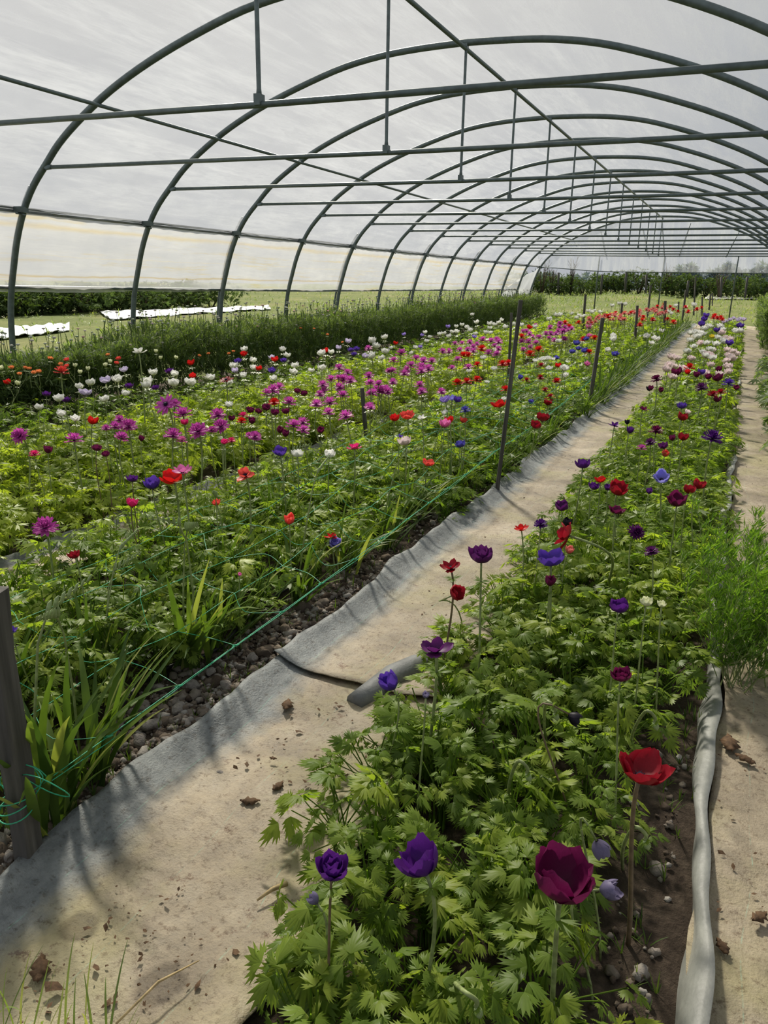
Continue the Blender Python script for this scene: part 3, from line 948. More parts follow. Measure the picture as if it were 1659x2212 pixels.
# heads on the tall bed: tiny pale pompoms, uncountable
def ico(r=1.0, sq=1.0):
    t_ = (1+5**.5)/2
    v = np.array([(-1, t_, 0), (1, t_, 0), (-1, -t_, 0), (1, -t_, 0), (0, -1, t_), (0, 1, t_), (0, -1, -t_), (0, 1, -t_), (t_, 0, -1), (t_, 0, 1), (-t_, 0, -1), (-t_, 0, 1)], float)
    v /= np.linalg.norm(v[0]); v[:, 2] *= sq
    f = np.array([(0, 11, 5), (0, 5, 1), (0, 1, 7), (0, 7, 10), (0, 10, 11), (1, 5, 9), (5, 11, 4), (11, 10, 2), (10, 7, 6), (7, 1, 8), (3, 9, 4), (3, 4, 2), (3, 2, 6), (3, 6, 8), (3, 8, 9), (4, 9, 5), (2, 4, 11), (6, 2, 10), (8, 6, 7), (9, 8, 1)])
    return v*r, f


def pom_stuff():
    n = 900
    x = rng.uniform(-5.6, -4.85, n); y = 3.8+18*rng.uniform(0, 1, n)**1.2
    z = terrain(x, y)+.64*rng.uniform(.85, 1.30, n)*(.8+.2*smooth((y-4.6)/1.6))
    P = np.column_stack([x, y, z]); P = P[in_view(P)]; n = len(P)
    zz = np.zeros(n)
    v, f, t_ = scatter([ico(1, .55)], P, zz, zz, zz, rng.uniform(.011, .021, n), zz.astype(int), rng.uniform(0, 1, n))
    b = P.copy(); b[:, 2] -= rng.uniform(.2, .4, n); b[:, :2] += rng.uniform(-.03, .03, (n, 2))
    v2, f2, t2 = petioles(b, P, np.full(n, .0028), np.full(n, .5))
    mi = np.concatenate([np.zeros(len(f)), np.ones(len(f2))])
    t = NT('pale_pompom')
    a = t.n('ShaderNodeAttribute', attribute_name='tint')
    m_ = t.done(t.principled(t.ramp(a.outputs['Fac'], [(0, (.30, .36, .22)), (.6, (.50, .52, .42)), (.85, (.58, .50, .50)), (1, (.60, .34, .32))]), .8, .2))
    o = put('scabious_heads', np_mesh('scabious_heads', np.vstack([v, v2]), np.vstack([f, f2+len(v)]), [m_, M['leaf_deep']], tint=np.concatenate([t_, t2]), mi=mi))
    tag(o, 'countless pale little flower heads floating over the tall dark bed', 'flower heads', kind='stuff')


pom_stuff()

# leafy crop at the far right
foliage('broad_foliage', 'broad dark leaves of the crop along the right edge', (.42, 1.15, 5.2, 12.5, .30, .22, 22, .55, .09), 1, 9, 'leaf_deep')
tall_bed('bushy_foliage', 'bushy green crop beyond the broad leaves at the right edge', .38, .95, 15, 23, .8, 5200, 'leaf_deep', .55, .12)


# ------------------------------------------------------------------ soil clods and litter
def rock_tpl(seed):
    q = random.Random(seed)
    v, f = ico(1, .75)
    # one subdivision
    cache = {}; V = [tuple(p) for p in v]; Fn = []
    def mid(a, b):
        k = (min(a, b), max(a, b))
        if k not in cache:
            m_ = (np.array(V[a])+np.array(V[b]))/2; m_ = m_/np.linalg.norm(m_/np.array([1, 1, .75])) ; V.append(tuple(m_)); cache[k] = len(V)-1
        return cache[k]
    for a, b, c in f:
        x, y, z = mid(a, b), mid(b, c), mid(c, a)
        Fn += [(a, x, z), (b, y, x), (c, z, y), (x, y, z)]
    V = np.array(V); V *= np.array([[q.uniform(.62, 1.2)] for _ in V]); V *= np.array([[q.uniform(.8, 1.2), q.uniform(.7, 1.1), q.uniform(.7, 1)]])
    return V, np.array(Fn)


ROCK = [rock_tpl(s) for s in range(5)]
n = 7500
x = np.where(rng.uniform(0, 1, n) < .9, rng.uniform(-1.50, -1.19, n), rng.uniform(-.09, .03, n)); y = .7+rng.uniform(0, 1, n)**1.7*7
s_ = rng.gamma(1.6, .0036, n)+.002; m_ = rng.uniform(0, 1, n) < .45; y = np.where(m_, rng.uniform(.8, 2.9, n), y); x = np.where(m_, rng.uniform(-1.46, -1.20, n), x)
P = np.column_stack([x, y, terrain(x, y)+.004+.02*wav(x, y, 4, 1)])
v, f, t_ = scatter(ROCK, P, rng.uniform(0, 6.28, n), rng.normal(0, .5, n), rng.normal(0, .5, n), s_, rng.integers(0, 5, n), rng.uniform(0, 1, n))
o = put('gravelly_soil', np_mesh('gravelly_soil', v, f, M['pebble'], tint=t_, sm=False)); tag(o, 'small grey clods and pebbles strewn along the bed edges', 'pebbles', kind='stuff')
clods = [(325, 1565, 42), (415, 1480, 44), (385, 1530, 34), (435, 1560, 32), (488, 1480, 34), (300, 1600, 30), (130, 1790, 30), (360, 1600, 24), (455, 1450, 28), (520, 1440, 24),
         (340, 1485, 30), (545, 1420, 32), (600, 2150, 44), (645, 2190, 40), (655, 2140, 34), (30, 1740, 46), (20, 1850, 34), (475, 1670, 18)]
for i, (px, py, w_) in enumerate(clods):
    P = at_z((px, py), .015); d_ = np.linalg.norm(P-[0, 0, H]); r_ = w_*.5*d_/F
    tv, tf = ROCK[i % 5]
    o = put('soil_clod', np_mesh('soil_clod', tv*r_, tf, M['stone'], sm=False), None, tuple(P)); o.rotation_euler = (rnd.random(), rnd.random(), rnd.random()*6)
    md = o.modifiers.new('s', 'SUBSURF'); md.levels = md.render_levels = 1
    if py > 2100: tag(o, 'grey lump of soil under the leaves at the near corner of the right bed', 'clod', 'lumps at the near corner of the right bed')
    elif px == 475: tag(o, 'small tan pebble lying alone on the sandy path', 'pebble')
    elif px < 200: tag(o, 'pale grey lump at the foot of the thick wooden stake', 'clod', 'lumps at the foot of the thick stake')
    else: tag(o, 'rounded grey lump of dry soil in the bare strip between net and path', 'clod', 'soil lumps in the bare strip')

# litter on the paths
n = 1500
tv = np.array([(0, 0, 0), (.4, .3, .12), (.5, -.2, .05), (1, .1, .15), (.7, .4, 0)], float); tf = np.array([(0, 2, 1), (1, 2, 3), (1, 3, 4)])
y = .6+rng.uniform(0, 1, n)**1.8*12
x = np.where(rng.uniform(0, 1, n) < .68, -1.02+.36*rng.beta(1.4, 1.2, n), rng.uniform(.10, .5, n))
clx = wav(x, y, 3.1, 9)
keep = clx > -.25; x, y = x[keep], y[keep]; n = len(x)
v, f, t_ = scatter([(tv, tf)], np.column_stack([x, y, terrain(x, y)+.030+.010*wav(x, y, 5.0, .4)]), rng.uniform(0, 6.28, n), rng.normal(0, .25, n), rng.normal(0, .25, n), rng.gamma(2.2, .0035, n)+.002, np.zeros(n, int), np.zeros(n))
o = put('dead_leaf_litter', np_mesh('dead_leaf_litter', v, f, M['litter'])); tag(o, 'crumbs of dead leaf and earth scattered on the sandy paths', 'litter', kind='stuff')
for (px, py, w_, lab) in [(540, 1730, 40, 'curled dead leaf lying on the near half of the main path'), (600, 1698, 34, 'brown leaf scrap beside the bed on the near half of the main path'),
                          (590, 1638, 16, 'small dark leaf curl below the fabric seam'), (620, 1522, 42, 'clot of brown earth and roots just below the fabric seam'),
                          (85, 2092, 60, 'long dark leaf scrap on the path near the front left corner'), (1575, 1605, 60, 'flat crumpled brown leaf on the right path'),
                          (1610, 1640, 40, 'narrow brown leaf scrap on the right path below the crumpled leaf'), (1640, 1980, 40, 'brown leaf scrap at the right picture edge on the path'),
                          (1560, 2045, 36, 'dark slender leaf scrap low on the right path')]:
    P = at_z((px, py), .034); d_ = np.linalg.norm(P-[0, 0, H]); s = w_*d_/F
    k = 9; V = []; ff = []
    for i in range(k):
        a = i/(k-1)
        ww = .28*math.sin(math.pi*min(1, a*1.05))**.8*(1+.35*math.sin(i*2.9))
        V += [((a-.5), -ww, .05*math.sin(i*1.9)), ((a-.5), 0, .10*math.sin(a*3)+.03), ((a-.5), ww*.8, .07*math.cos(i*2.1))]
    for i in range(k-1):
        for j in (0, 1): ff.append((i*3+j, i*3+j+1, (i+1)*3+j+1, (i+1)*3+j))
    mb = MB(); mb.add([Vector(p)*s for p in V], ff); o = mb.build('dead_leaf', M['litter'], None, tuple(P)); o.rotation_euler = (0, 0, rnd.uniform(0, 3))
    o.modifiers.new('t', 'SOLIDIFY').thickness = .0012
    tag(o, lab, 'dead leaf')
# straw stalk on the path
A = at_z((555, 1945), .04); B = at_z((620, 1908), .05)
mb = MB(); mb.tube([A, (A+B)/2+np.array([0, 0, .006]), B], [.002, .0045, .0055], 7); tag(mb.build('dry_stalk', M['straw']), 'pale dry hollow stalk lying beside the right bed near its front', 'stalk')
A = at_z((250, 2212), .04); B = at_z((430, 2075), .05)
mb = MB(); mb.tube([A, (A+B)/2+np.array([0, 0, .02]), B], [.002, .0025, .001], 6); tag(mb.build('dry_stalk', M['straw']), 'long thin dry stalk curving across the path at the bottom', 'stalk')

# rolled fold of fabric beside the bed
C0 = [at_z(p, .02) for p in ((765, 1520), (800, 1500), (850, 1465), (900, 1442), (945, 1432), (975, 1440))]
mb = MB(); mb.tube([tuple(c) for c in C0], [.03, .038, .044, .042, .036, .02], 14)
M['roll'] = plain('dark_rolled_fabric', (.15, .155, .15), .6, .35, (30, .6, .006), .35, 14)
tag(mb.build('fabric_roll', M['roll']), 'rolled grey fold of fabric where the right bed bulges into the path', 'fabric roll')

# drip hose in the bare strip
mb = MB(); pts = [at_z(p, .02) for p in ((200, 1600), (290, 1490), (345, 1450), (400, 1428), (470, 1400), (560, 1310), (640, 1260))]
mb.tube(catmull([tuple(p) for p in pts], 4), .007, 8); tag(mb.build('drip_hose', M['black']), 'thin black irrigation hose half hidden at the foot of the long leaves', 'hose')


# ------------------------------------------------------------------ strap-leaved clumps
def strap(mb, L_, w, az, lean, bend, mi=0, base=(0, 0, 0), n=8):
    """one sword-shaped leaf, folded along its middle"""
    v = []; f = []
    x, z = 0.0, 0.0
    ca, sa = math.cos(az), math.sin(az)
    for i in range(n+1):
        t_ = i/n
        a = lean+bend*t_**1.6
        wd = w*.5*min(1, 1.5*t_+.45)*(1-t_**3.2)+.0003
        cx_, cy_ = base[0]+x*ca, base[1]+x*sa
        dz = wd*.45
        v += [(cx_-sa*wd, cy_+ca*wd, base[2]+z+dz), (cx_, cy_, base[2]+z), (cx_+sa*wd, cy_-ca*wd, base[2]+z+dz)]
        x += math.sin(a)*L_/n; z += math.cos(a)*L_/n
    for i in range(n):
        for j in (0, 1): f.append((i*3+j, i*3+j+1, (i+1)*3+j+1, (i+1)*3+j))
    mb.add(v, f, mi)


def strap_clump(seed, n, L_, w, lean=.5, dirb=None, t0=.05, t1=.66):
    q = random.Random(seed); mb = MB(); tints = []
    for i in range(n):
        az = q.uniform(0, 6.28) if dirb is None else dirb+q.gauss(0, 1.0)
        k0 = mb.n
        strap(mb, L_*q.uniform(.6, 1.1), w*q.uniform(.7, 1.2), az, q.uniform(.02, lean), q.uniform(.1, 1.25), base=(q.gauss(0, .018), q.gauss(0, .022), -.01))
        tints += [q.uniform(t0, t1) if q.random() > .08 else 1.0]*(mb.n-k0)
    me_ = mb.mesh('leaves', M['blade'])
    a = me_.attributes.new('tint', 'FLOAT', 'POINT'); a.data.foreach_set('value', tints)
    return me_


def spike(seed, h):
    """flower spike with small closed buds along its bent tip"""
    q = random.Random(seed); mb = MB()
    az = q.uniform(-1, 1); ca, sa = math.cos(az), math.sin(az)
    pts = [(0, 0, 0), (.01*ca, .01*sa, h*.5), (.03*ca, .03*sa, h*.82), (.05*ca, .05*sa, h*.92), (.09*ca, .09*sa, h*.98), (.13*ca, .13*sa, h)]
    mb.tube(pts, [.0028, .0025, .002, .0018, .0014, .001], 6)
    me1 = mb.mesh('flower_stalk', M['stem'])
    mb = MB()
    for i in range(7):
        t_ = i/6; x = .05+.08*t_; z = h*(.92+.08*t_)
        s = .0065*(1.15-.6*t_)
        mb.tube([(x*ca, x*sa, z), (x*ca+.004, x*sa, z+s*1.3), (x*ca+.007, x*sa, z+s*3), (x*ca+.010, x*sa, z+s*3.8)], [.001, s*.6, s*.5, .0004], 6)
    return me1, mb.mesh('bud', M['bud_green'])


CL = [strap_clump(s, 24, .36, .019, .65, .1) for s in range(4)]+[strap_clump(9+s, 24, .31, .015, .8, 0) for s in range(3)]
CLF = [strap_clump(20+s, 20, .30, .012, .75, 0, .1, .45) for s in range(4)]
SPK = [spike(s, .40+.04*s) for s in range(3)]


def clump_at(p, which, label, group, sc=1.0, rz=None, spikes=0):
    P = at_z(p, 0) if len(p) == 2 else np.array(p)
    P[2] = float(terrain(P[0], P[1]))
    e = empty('freesia_clump', tuple(P), rnd.uniform(-.5, .5) if rz is None else rz); e.scale = (sc,)*3
    tag(e, label, 'strappy plant', group)
    put('leaves', CL[which] if which < 7 else CLF[which-7], e)
    for i in range(spikes):
        a, b = SPK[(which+i) % 3]
        o = put('flower_stalk', a, e, (.02*i-.02, .02*i, 0)); o.rotation_euler = (rnd.uniform(-.12, .12), rnd.uniform(-.1, .15), rnd.uniform(-1, 1))
        put('bud', b, o)
    return e


near_cl = [((110, 1790), 0, 'large clump of sword leaves growing right behind the thick wooden stake', 1.35, 1),
           ((200, 1690), 1, 'clump of broad sword leaves leaning over the green string beside the thick stake', 1.2, 1),
           ((225, 1500), 2, 'upright sword-leaf clump beneath the single red bud', 1.0, 2),
           ((405, 1440), 3, 'tall sword-leaf clump rising through the net in the middle of the bare strip', 1.25, 2),
           ((455, 1405), 4, 'spreading sword-leaf clump with a pale bent blade over the soil lumps', 1.1, 0),
           ((30, 1560), 1, 'sword-leaf clump at the left picture edge above the thick stake', 1.0, 1),
           ((650, 1300), 5, 'arching sword-leaf clump whose blades hang over the bare soil', 1.15, 1),
           ((740, 1235), 6, 'wide arching sword-leaf clump below the red and blue flower pair', 1.15, 0),
           ((830, 1180), 4, 'arching sword-leaf clump touching the bare soil left of the tallest stake', 1.1, 1),
           ((980, 1085), 5, 'light green arching clump just left of the foot of the tallest stake', 1.0, 0)]
near_cl += [((480, 1290), 1, 'sword-leaf clump standing behind the net above the tall one', 1.0, 1), ((310, 1330), 6, 'low sword-leaf clump among leaves under the red bud', .9, 0),
            ((600, 1170), 2, 'upright sword-leaf clump left of the coral bud', 1.0, 1), ((700, 1110), 3, 'sword-leaf clump under the two white cups', .95, 1),
            ((880, 1120), 6, 'arching clump halfway between the blue and red pair and the tallest stake', 1.1, 0), ((930, 1060), 4, 'arching clump up against the net before the tallest stake', 1.0, 1),
            ((545, 1345), 5, 'sword-leaf clump at the very edge of the soil lumps', .95, 0)]
for p, w_, lab, s, sp_ in near_cl: clump_at(p, w_, lab, 'sword-leaf clumps along the green net', s, None, sp_)
y = 4.6
i = 0
while y < 22:
    x = (-1.34 if y < 7 else -1.27)+rnd.uniform(-.06, .06)
    clump_at((x, y, 0), 7+i % 4, 'dark arching sword-leaf clump in the long row by the far part of the main path', 'sword-leaf clumps far along the path', rnd.uniform(1.0, 1.25) if y < 8 else rnd.uniform(1.25, 1.6), rnd.uniform(-.6, .6))
    y += rnd.uniform(.22, .34) if y < 12 else rnd.uniform(.35, .5); i += 1

# grass blades at the very front
mb = MB(); tt = []
q = random.Random(3)
for i in range(34):
    P = at_z((q.uniform(-60, 260), q.uniform(2250, 2420)), .0)
    k0 = mb.n
    strap(mb, q.uniform(.09, .20), .0035, q.uniform(-1.5, 2.5), q.uniform(0, .5), q.uniform(0, .9), base=(P[0], P[1], .03)); tt += [q.uniform(0, 1)]*(mb.n-k0)
me = mb.mesh('grass_tuft', M['grass']); a = me.attributes.new('tint', 'FLOAT', 'POINT'); a.data.foreach_set('value', tt)
tag(put('grass_tuft', me), 'thin green grass blades sprouting at the bottom left corner of the path', 'grass', kind='stuff')
mb = MB(); tt = []
for i in range(260):
    if i < 150: P = np.array([q.uniform(-1.48, -1.2), .8+q.random()**1.5*5, 0])
    else: P = np.array([q.uniform(-.06, .05), .9+q.random()**1.5*5, 0])
    for j in range(5):
        k0 = mb.n
        strap(mb, q.uniform(.02, .055), .0025, q.uniform(0, 6.28), q.uniform(0, .8), q.uniform(0, .9), base=(P[0], P[1], .0), n=4); tt += [q.uniform(0, .7)]*(mb.n-k0)
me = mb.mesh('seedling_grass', M['blade']); a = me.attributes.new('tint', 'FLOAT', 'POINT'); a.data.foreach_set('value', tt)
tag(put('seedling_grass', me), 'tiny weeds sprouting in the bare soil strips', 'weeds', kind='stuff')


# ------------------------------------------------------------------ feathery plants leaning over the right path
def feathery(seed, h, nst):
    q = random.Random(seed); mb = MB(); tips = []
    for i in range(nst):
        az = q.uniform(0, 6.28); lean = q.uniform(.1, .85)
        p = Vector((q.gauss(0, .03), q.gauss(0, .03), 0)); d = Vector((math.cos(az)*math.sin(lean), math.sin(az)*math.sin(lean), math.cos(lean)))
        pts = [p.copy()]; n_ = 9; L_ = h*q.uniform(.65, 1.05)
        for k in range(n_):
            d = (d+Vector((q.gauss(0, .09), q.gauss(0, .09), .05))).normalized(); p = p+d*L_/n_; pts.append(p.copy())
            if k > 0:
                for _ in range(q.choice((2, 3))):
                    a2 = q.uniform(0, 6.28); e = (d*.7+Vector((math.cos(a2), math.sin(a2), .25))*.9).normalized()
                    l2 = L_*.20*q.uniform(.5, 1.2)*(1-.05*k)
                    tips.append((p.copy(), e, l2))
        mb.tube(pts, [.0022*(1-.7*j/n_) for j in range(n_+1)], 4, cap=False)
    for p, e, l in tips: mb.tube([p, p+e*l*.5+Vector((0, 0, .01)), p+e*l], [.0009, .0007, .0004], 3, cap=False)
    st = mb.mesh('stems', M['stem'])
    mb = MB(); tt = []
    for p, e, l in tips:
        for k in range(6):
            t_ = (k+1)/6; b = p+e*l*t_
            for _ in range(2):
                k0 = mb.n
                a = q.uniform(0, 6.28); dd = (e*.8+Vector((math.cos(a), math.sin(a), .4))*.8).normalized()*q.uniform(.016, .042)
                sd_ = dd.cross(Vector((q.random(), q.random(), 1))).normalized()*.0024
                mb.add([b-sd_*.4, b+dd*.5+sd_, b+dd*.5-sd_, b+dd], [(0, 2, 1), (1, 2, 3)]); tt += [min(1, max(0, q.gauss(.5, .25)))]*(mb.n-k0)
    lv = mb.mesh('fine_leaves', M['feather']); a = lv.attributes.new('tint', 'FLOAT', 'POINT'); a.data.foreach_set('value', tt)
    return st, lv


for p, s, h, n_, lab in (((1600, 1485), 1, .44, 26, 'big feathery green plant spilling over the right path'), ((1640, 1440), 2, .46, 16, 'feathery plant at the right picture edge beside the big one'),
                         ((1625, 1330), 3, .40, 16, 'thin upright feathery plant behind the big one on the right path')):
    P = at_z(p, 0.02); e = empty('feathery_plant', tuple(P)); tag(e, lab, 'plant', 'feathery plants on the right path')
    a, b = feathery(s, h, n_); put('stems', a, e); put('fine_leaves', b, e)


# ------------------------------------------------------------------ net of green string
def string(mb, pts, r, seg=5): mb.tube(pts, r, seg, cap=False)


S1 = at_z((68, 1880), 0); S2 = at_z((1072, 1075), 0); S3 = at_z((1270, 891), 0)
mb = MB()
zs1, zs2, zs3 = .17, .29, .33
def edge_pt(y, off=0):
    if y < S2[1]:
        t_ = (y-S1[1])/(S2[1]-S1[1]); x = S1[0]+(S2[0]-S1[0])*t_-.01; z = zs1+(zs2-zs1)*t_-.02*math.sin(math.pi*t_)
    else:
        t_ = (y-S2[1])/(S3[1]-S2[1]); x = S2[0]+(S3[0]-S2[0])*t_; z = zs2+(zs3-zs2)*t_-.02*math.sin(math.pi*min(1, t_))
    return Vector((x-off, y, z+.0))
XN = [0, .18, .36, .54, .72]
ny = 27
ys = [S1[1]+(S3[1]-S1[1])*i/ny*1.0 for i in range(ny+1)]
def net_pt(i, j):
    y = ys[i]; q = random.Random(i*31+j)
    b = edge_pt(y, XN[j])
    k = 0 if j == 0 else 1
    return b+Vector((q.uniform(-.025, .025)*k, q.uniform(-.05, .05)*k, .07*min(1, XN[j]/.4)+q.uniform(-.02, .02)*k))
for j in range(len(XN)):
    P = []
    for i in range(ny+1):
        P.append(net_pt(i, j))
    string(mb, catmull([tuple(p) for p in P], 3), .0010 if j else .0013)
P = [net_pt(i, 0)+Vector((.006*math.sin(i*1.3), 0, -.006-.005*math.sin(i*2.1))) for i in range(ny+1)]
string(mb, [tuple(p) for p in P], .0012)
for i in range(ny+1):
    for j in range(len(XN)-1):
        a = net_pt(i, j); b = net_pt(i, j+1); q = random.Random(i*7+j)
        c = (a+b)/2+Vector((q.uniform(-.02, .02), q.uniform(-.07, .07), q.uniform(-.05, .01)))
        string(mb, catmull([tuple(a), tuple(c), tuple(b)], 4), .0009)
    a = net_pt(i, 0)
    mb.tube([a+Vector((-.006, -.010, 0)), a, a+Vector((.006, .010, 0))], [.0012, .0036, .0012], 6)
    mb.tube([a+Vector((-.004, .010, -.008)), a, a+Vector((.004, -.010, .008))], [.001, .003, .001], 5)
tag(mb.build('support_net', M['green_string']), 'bright green string net stretched over the sword leaves along the main path', 'net')
# string looped and knotted round the first stake
mb = MB(); c = Vector(S1)+Vector((-.005, -.01, zs1))
for k in range(3):
    P = []
    for i in range(25):
        a = 2*math.pi*i/24
        P.append((c.x+.036*math.cos(a), c.y+.034*math.sin(a), c.z+.012*k-.01+.012*math.sin(a+k)))
    string(mb, P, .0015)
for k in range(5):
    q = random.Random(k+50); P = []
    r0 = q.uniform(.03, .055); cc = c+Vector((q.uniform(-.05, .08), q.uniform(.0, .05), q.uniform(.0, .07)))
    for i in range(19):
        a = 2*math.pi*i/18
        P.append((cc.x+r0*math.cos(a)*(1+.2*math.sin(2*a+k)), cc.y+r0*.5*math.sin(a+k), cc.z+r0*.8*math.sin(a)))
    string(mb, P, .0013)
tag(mb.build('string_knot', M['green_string']), 'tangle of bright green string knotted round the thick wooden stake', 'string')


# ------------------------------------------------------------------ flowers
def petal(mb, tints, az, L_, Wd, p0, p1, r0=.04, z0=0.0, cup=.25, seed=0, nv=6, nu=5, ruffle=.04, mi=0):
    q = random.Random(seed)
    r, z = r0, z0; v = []; ca, sa = math.cos(az), math.sin(az)
    ph = q.uniform(0, 6)
    for i in range(nv+1):
        t_ = i/nv
        a = p0+(p1-p0)*t_
        w = Wd*.5*(math.sin(math.pi*min(1, .12+.80*t_)**.9)**.62 if t_ < .99 else .42)
        if t_ >= .99: w = Wd*.5*.42
        for j in range(nu):
            u = (j/(nu-1))*2-1
            # inwards normal of the petal
            nr, nz_ = -math.sin(a), math.cos(a)
            lift = cup*w*u*u+ruffle*L_*t_*t_*math.sin(u*5+ph)*.5
            rr = r+nr*lift; zz = z+nz_*lift
            if t_ >= .99: zz -= .10*L_*u*u*math.sin(max(a, .3)); rr -= .10*L_*u*u*math.cos(a)
            tw = w*u
            v.append((rr*ca-tw*sa, rr*sa+tw*ca, zz))
            tints.append(t_)
        r += math.cos(a)*L_/nv; z += math.sin(a)*L_/nv
    f = []
    for i in range(nv):
        for j in range(nu-1): f.append((i*nu+j, i*nu+j+1, (i+1)*nu+j+1, (i+1)*nu+j))
    mb.add(v, f, mi)


FORMS = {}
def head_mesh(form, var, lod):
    """petals with overall width about 1; returns the MB, tint list and the centre radius"""
    q = random.Random(var*13+hash(form) % 7 if False else var*13+len(form)*5)
    mb = MB(); T = []
    nv, nu = (6, 5) if lod == 0 else ((5, 3) if lod == 1 else (3, 3))
    def ring(n, L_, Wd, p0, p1, off=0, r0=.04, z0=0, cup=.25, ruf=.04):
        for k in range(n):
            petal(mb, T, off+2*math.pi*k/n+q.uniform(-.12, .12), L_*q.uniform(.9, 1.08), Wd*q.uniform(.9, 1.1), p0+q.uniform(-.08, .08), p1+q.uniform(-.18, .14), r0, z0, cup, q.random()*1000, nv, nu, ruf)
    if form == 'cup':
        ring(4, .82, .70, .30, 1.95, 0, .05, 0, .44, .08); ring(3, .78, .60, .55, 1.9, .5, .03, .03, .44, .10); cen = .11
    elif form == 'open':
        ring(4, .70, .62, .15, 1.75, 0, .05, 0, .40, .10); ring(3, .64, .54, .45, 1.65, .75, .04, .03, .36, .10); cen = .13
    elif form == 'flat':
        ring(11, .48, .17, .06, .22, 0, .06, 0, .12, .08); ring(9, .38, .15, .2, .45, .3, .05, .02, .15, .08); cen = .12
    elif form == 'double':
        ring(13, .47, .17, -.25, .25, 0, .05, 0, .15, .16); ring(12, .45, .15, .25, .8, .2, .05, .03, .2, .16); ring(10, .42, .14, .65, 1.2, .1, .04, .06, .2, .18)
        ring(8, .38, .13, 1.0, 1.5, 0, .03, .08, .2, .18)
        if lod < 2: ring(6, .34, .11, 1.25, 1.7, .4, .02, .09, .2, .18)
        cen = .06
    elif form == 'globe':
        ring(5, .80, .62, .15, 2.05, 0, .05, 0, .5, .06); ring(5, .70, .52, .5, 2.0, .6, .04, .03, .5, .08); ring(4, .60, .40, .9, 1.9, .2, .03, .05, .5, .12); cen = .05
    elif form == 'bud':
        ring(4, 1.10, .80, .60, 2.05, 0, .12, 0, .55, .02); ring(3, 1.0, .70, .8, 2.0, .7, .08, .02, .5, .02); cen = .05
    elif form == 'wild':
        ring(3, .72, .56, .0, .75, 0, .05, 0, .25, .16); ring(4, .66, .50, .45, 1.5, .9, .04, .03, .35, .12); cen = .12
    rmax = max(math.hypot(p[0], p[1]) for p in mb.v)
    k = .5/rmax*(1.18 if lod == 0 else 1.3)
    mb.v = [(p[0]*k, p[1]*k, p[2]*k) for p in mb.v]
    return mb, T, cen*k*1.4


PM = {}
def petals_me(form, col, var, lod):
    k = (form, col, var, lod)
    if k not in PM:
        mb, T, cen = head_mesh(form, var, lod)
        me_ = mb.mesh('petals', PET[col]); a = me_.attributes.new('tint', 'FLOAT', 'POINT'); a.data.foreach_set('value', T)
        PM[k] = me_
    return PM[k]


def centre_me():
    if 'c' not in PM:
        mb = MB(); n = 12
        for i in range(5):
            pass
        pts = [(0, 0, 0), (0, 0, .05), (0, 0, .12), (0, 0, .17), (0, 0, .19)]
        mb.tube(pts, [.10, .12, .11, .07, .01], n)
        for k in range(26):
            a = k*2.4; r = .13+.05*(k % 3)/2
            mb.tube([(.08*math.cos(a), .08*math.sin(a), .04), (r*math.cos(a), r*math.sin(a), .13+.02*(k % 2))], [.006, .010], 4)
        PM['c'] = mb.mesh('flower_centre', M['centre'])
    return PM['c']


def collar_me(var):
    if ('k', var) not in PM:
        q = random.Random(var); P = []
        for k in range(3):
            a0 = k*2.09+q.uniform(-.2, .2)
            for d_, s in ((0, 1), (.42, .85), (-.42, .85), (.8, .6), (-.8, .6)):
                v, f = leaflet(3, .26, False, .42, 0)
                P.append((xf(v, a0+d_, s*.55, (0, 0, 0), -.15+q.uniform(-.25, .2), q.uniform(-.4, .4)), f))
        v, f = join(P)
        PM[('k', var)] = np_mesh('leaf_collar', v, f, M['leaf'], tint=np.full(len(v), .45))
    return PM[('k', var)]


FAR = {}
def far_me(form, col, var):
    """small flower seen from far off: petals, stalk and collar in one mesh, head of width 1"""
    k = (form, col, var)
    if k not in FAR:
        mb, T, cen = head_mesh(form, var, 1 if form != 'double' else 2)
        n0 = mb.n
        mb.tube([(0, 0, -.02), (0, 0, .10)], [.10, .06], 5, mi=1)
        q = random.Random(var)
        st = MB()
        mb.tube([(q.uniform(-.8, .8), q.uniform(-.8, .8), -4.2), (q.uniform(-.3, .3), q.uniform(-.3, .3), -2.0), (0, 0, 0)], [.045, .045, .04], 4, mi=2, cap=False)
        for j in range(5):
            a = j*1.26+q.uniform(-.2, .2); c, s = math.cos(a), math.sin(a)
            mb.add([(0, 0, -.5), (.35*c-.1*s, .35*s+.1*c, -.42), (.35*c+.1*s, .35*s-.1*c, -.42), (.6*c, .6*s, -.5)], [(0, 1, 2), (1, 3, 2)], 2)
        T = T+[.3]*(mb.n-n0)
        me_ = mb.mesh('anemone', [PET[col], M['centre'], M['stem']]); a = me_.attributes.new('tint', 'FLOAT', 'POINT'); a.data.foreach_set('value', T)
        FAR[k] = me_
    return FAR[k]


